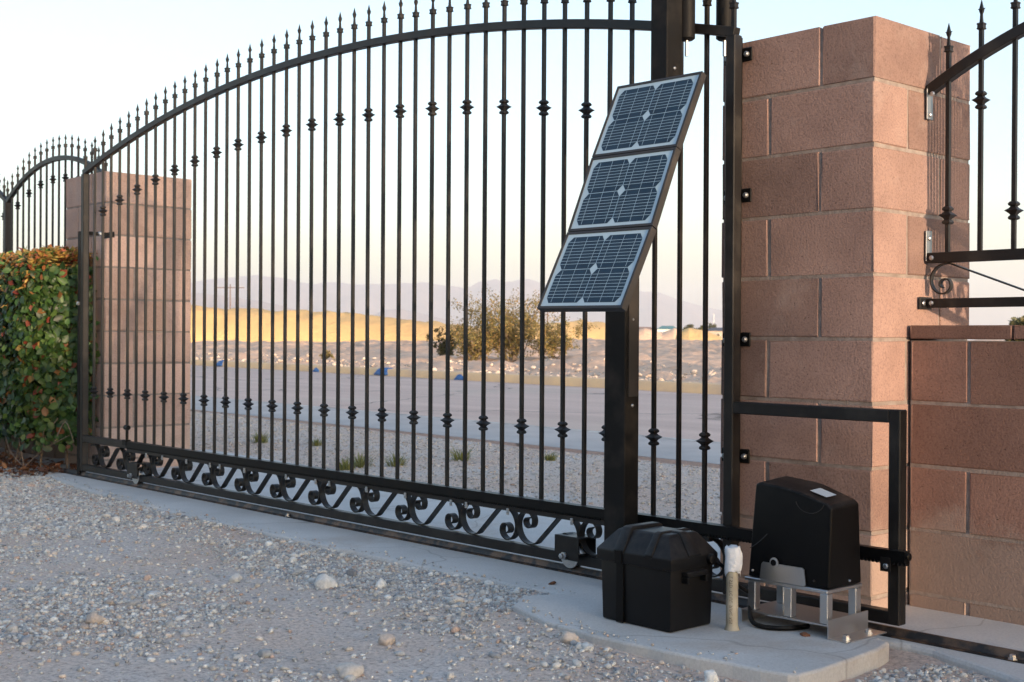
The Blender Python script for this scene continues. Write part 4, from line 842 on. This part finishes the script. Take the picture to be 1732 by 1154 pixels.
# ------------------------------------------------------------------ far side: blue sandbags, poles, buildings
def sandbag(u, v, label, w, seed):
    d = px_dir(u, v); t_ = (-CAM.z)/d.z; x = CAM.x+d.x*t_
    # slide along the ray to the kerb line
    for _ in range(20):
        q = CAM+d*t_; 
        t_ *= 1+.5*((far_e(q.x)+.05-q.y)/max(4, q.y+3.5))
    q = CAM+d*t_; rr = random.Random(seed); t = thing('sandbag', (q.x, q.y, .12), label, 'sandbag', 'blue bags along the far kerb')
    b_ = MB(); nx, ny = 13, 7; V = []
    for j in range(ny):
        for i in range(nx):
            s_ = i/(nx-1)*2-1; r_ = j/(ny-1)*2-1; k = max(0, (1-abs(s_)**2.6))*max(0, 1-abs(r_)**2.2); V.append((s_*w/2*(1-.15*abs(r_)), r_*.14+.06, .055*k**.5+rr.uniform(-.006, .006)+.07*min(1, (r_+1)*1.3)-.05))
    b_.add(V, [(j*nx+i, j*nx+i+1, (j+1)*nx+i+1, (j+1)*nx+i) for j in range(ny-1) for i in range(nx-1)]); me = b_.mesh(smooth=True)
    bm = bmesh.new(); bm.from_mesh(me); bmesh.ops.solidify(bm, geom=bm.faces, thickness=.03); bm.to_mesh(me); bm.free()
    link('bag', me, MAT['blue'], t, local=True); link('tie', MB().tube([(w/2*.93, .06, .02), (w/2*1.12, .06, .05), (w/2*1.2, .08, .02)], [.03, .012, .03], 6).mesh(), MAT['blue'], t, local=True)
sandbag(374, 618, 'blue sandbag on the far kerb nearest the left pillar', .36, 1); sandbag(538, 627, 'narrow blue sandbag second along the far kerb', .28, 2); sandbag(649, 635, 'widest blue sandbag third along the far kerb', .50, 3); sandbag(783, 645, 'blue sandbag on the far kerb right of the others', .42, 4)
def pole(u, v0, rng_, vtop, label, arm=None, r=.14, mat='wood'):
    b0 = at_range(u, 575, rng_); top = at_range(u, vtop, rng_).z; t = thing('utility_pole', (b0.x, b0.y, 0), label, 'utility pole')
    MB().lathe([(-1, r), (top, r*.7)], 8).mesh(); link('shaft', MB().lathe([(-1, r), (top, r*.7)], 8).mesh(), MAT[mat], t, local=True)
    if arm:
        o = link('crossarm', MB().box(-arm/2, arm/2, -.12, .12, -.12, .12).mesh(), MAT[mat], t, local=True); o.location = (0, 0, top-arm*.12); o.rotation_euler = (0, 0, YAW)
        for k in (-.45, -.2, .2, .45): link('insulator', MB().lathe([(0, .1), (.4, .06)], 6).mesh(), MAT['white'], o, local=True).location = (arm*k, 0, .12)
    return t
pole(389, 525, 420, 481, 'thin utility pole with long crossarm above the dirt berm', arm=9, r=.22)
pole(926, 560, 160, 521, 'reddish wooden pole below the solar panels', r=.11)
pole(1207, 560, 520, 531, 'slim white mast beside the far dark-roofed house', r=.20, mat='white')
def building(u0, u1, vt, ve, rng_, label, roofm, wallm, dep, nwin):
    a, b_ = at_range(u0, 577, rng_), at_range(u1, 577, rng_); ex = (b_-a); ex.z = 0; w = ex.length; top = at_range((u0+u1)/2, vt, rng_).z; ev = at_range((u0+u1)/2, ve, rng_).z
    t = thing('house', ((a.x+b_.x)/2, (a.y+b_.y)/2, 0), label, 'house', rot=(0, 0, math.atan2(ex.y, ex.x)))
    link('wall', MB().box(-w/2, w/2, 0, dep, -1, ev).mesh(), MAT[wallm], t, local=True)
    o = .06*w; v_ = [(-w/2-o, -o, ev), (w/2+o, -o, ev), (w/2+o, dep+o, ev), (-w/2-o, dep+o, ev), (-w*.28, dep/2, top), (w*.28, dep/2, top)]
    link('roof', mesh(v_, [(0, 1, 5, 4), (1, 2, 5), (2, 3, 4, 5), (3, 0, 4), (3, 2, 1, 0)]), MAT[roofm], t, local=True)
    for k in range(nwin):
        x = -w/2+w*(k+.5)/nwin; wn = link('window', MB().box(x-w*.09/nwin*2, x+w*.09/nwin*2, -.08, .0, ev*.45, ev*.8).mesh(), MAT['white'], t, local=True); link('pane', MB().box(x-w*.075/nwin*2, x+w*.075/nwin*2, -.12, -.085, ev*.48, ev*.77).mesh(), MAT['glass'], wn, local=True)
building(1112, 1146, 551, 557, 380, 'low far building with teal roof beyond the dirt mounds', 'teal', 'white', 10, 3)
building(1194, 1236, 554, 560, 300, 'far house with dark roof beside the right pillar', 'roofdark', 'stucco', 9, 3)
building(1070, 1108, 553, 558, 460, 'far pale house left of the teal-roofed building', 'tile', 'white', 9, 3)
def tree(u, vt, rng_, label, seed, wpx):
    b0 = at_range(u, 577, rng_); top = at_range(u, vt, rng_).z; w = wpx/2168*rng_; t = thing('desert_tree', (b0.x, b0.y, 0), label, 'tree', 'far desert trees'); rr = np.random.default_rng(seed)
    tr = MB(); tr.tube([(0, 0, -.5), (.1, .05, top*.35), (.05, -.1, top*.7)], [.16, .12, .05], 6)
    for k in range(5): a = k*1.26; tr.tube([(.08, 0, top*.35), (math.cos(a)*w*.25, math.sin(a)*w*.25, top*.6), (math.cos(a)*w*.38, math.sin(a)*w*.38, top*.78)], [.07, .05, .02], 5)
    link('trunk', tr.mesh(), MAT['twig'], t, local=True)
    n = 2600; cc = rr.normal(size=(14, 3))*[w*.22, w*.22, top*.12]+[0, 0, top*.66]; P = cc[rr.integers(0, 14, n)]+rr.normal(size=(n, 3))*[w*.10, w*.10, top*.07]; P[:, 2] = np.minimum(P[:, 2], top*1.02); Nn = rr.normal(size=(n, 3)); Nn /= np.linalg.norm(Nn, axis=1, keepdims=True)
    link('crown', leaf_cloud(P, Nn, .30, np.array([[.07, .08, .03], [.10, .10, .035], [.13, .11, .04]])[rr.integers(0, 3, n)], seed), MAT['leaf'], t, local=True)
tree(1165, 550, 300, 'left of two far round trees above the dirt mounds', 51, 20); tree(1185, 553, 300, 'right of two far round trees above the dirt mounds', 52, 16); tree(1204, 547, 380, 'far tree behind the dark-roofed house', 53, 12)
tree(1737, 541, 60, 'green tree top showing over the low wall at right', 54, 50)

# unseen: house added to cut skylight, tall wall added to block the low sun
hs = thing('shade_house', (1, -13, 0), 'unseen tan stucco house added behind the camera to cut skylight', 'house')
MB().box(-9, 9, -19, -8.6, -.2, 3.1).build('wall', MAT['stucco'], hs)
v_ = [(-9.6, -19.6, 3.1), (9.6, -19.6, 3.1), (9.6, -8.0, 3.1), (-9.6, -8.0, 3.1), (-4, -13.8, 5.2), (4, -13.8, 5.2)]
link('roof', mesh(v_, [(0, 1, 5, 4), (1, 2, 5), (2, 3, 4, 5), (3, 0, 4), (3, 2, 1, 0)]), MAT['tile'], hs)
for x in (-6.5, -3.5, 3.5, 6.5):
    o = MB().box(x-.7, x+.7, -8.6, -8.53, .95, 2.2).build('window', MAT['white'], hs); MB().box(x-.62, x+.62, -8.528, -8.50, 1.02, 2.13).build('pane', MAT['glass'], o)
o = MB().box(-.5, .5, -8.6, -8.55, 0, 2.1).build('door', MAT['wood'], hs); link('handle', MB().lathe([(0, .03), (.05, .03)], 8, axis='y').mesh(), MAT['zinc'], o, (.4, -8.55, 1.0))
bw = thing('shade_wall', (20.5, -8, 0), 'unseen block wall, its tall part added to keep sun off the yard', 'wall')
MB().box(3.95, 20.39, B, 2*B, -.2, .86).build('courses', MAT['wallblock'], bw); MB().box(3.95, 20.39, B-.004, 2*B+.004, .862, .905).build('cap', MAT['wallblock'], bw)
MB().box(20.4, 20.6, -20, -3.46, -.2, 1.72).build('courses', MAT['wallblock'], bw); MB().box(20.38, 20.62, -20, -3.44, 1.722, 1.765).build('cap', MAT['wallblock'], bw)  # tall stretch, added out of view to shade the yard

# ------------------------------------------------------------------ evening haze
hz = MB().box(-12500, 600, -1500, 12500, -14, 620).build('haze', None)
hm = bpy.data.materials.new('haze'); hm.use_nodes = True; t_ = hm.node_tree; t_.nodes.clear(); ou = t_.nodes.new('ShaderNodeOutputMaterial'); pv_ = t_.nodes.new('ShaderNodeVolumePrincipled')
pv_.inputs['Color'].default_value = (.985, .985, 1, 1); pv_.inputs['Density'].default_value = 1.35e-4; pv_.inputs['Anisotropy'].default_value = 0; t_.links.new(pv_.outputs[0], ou.inputs['Volume']); hz.data.materials.append(hm)
tag(hz, 'thin pale evening haze over the desert', 'haze', kind='stuff')
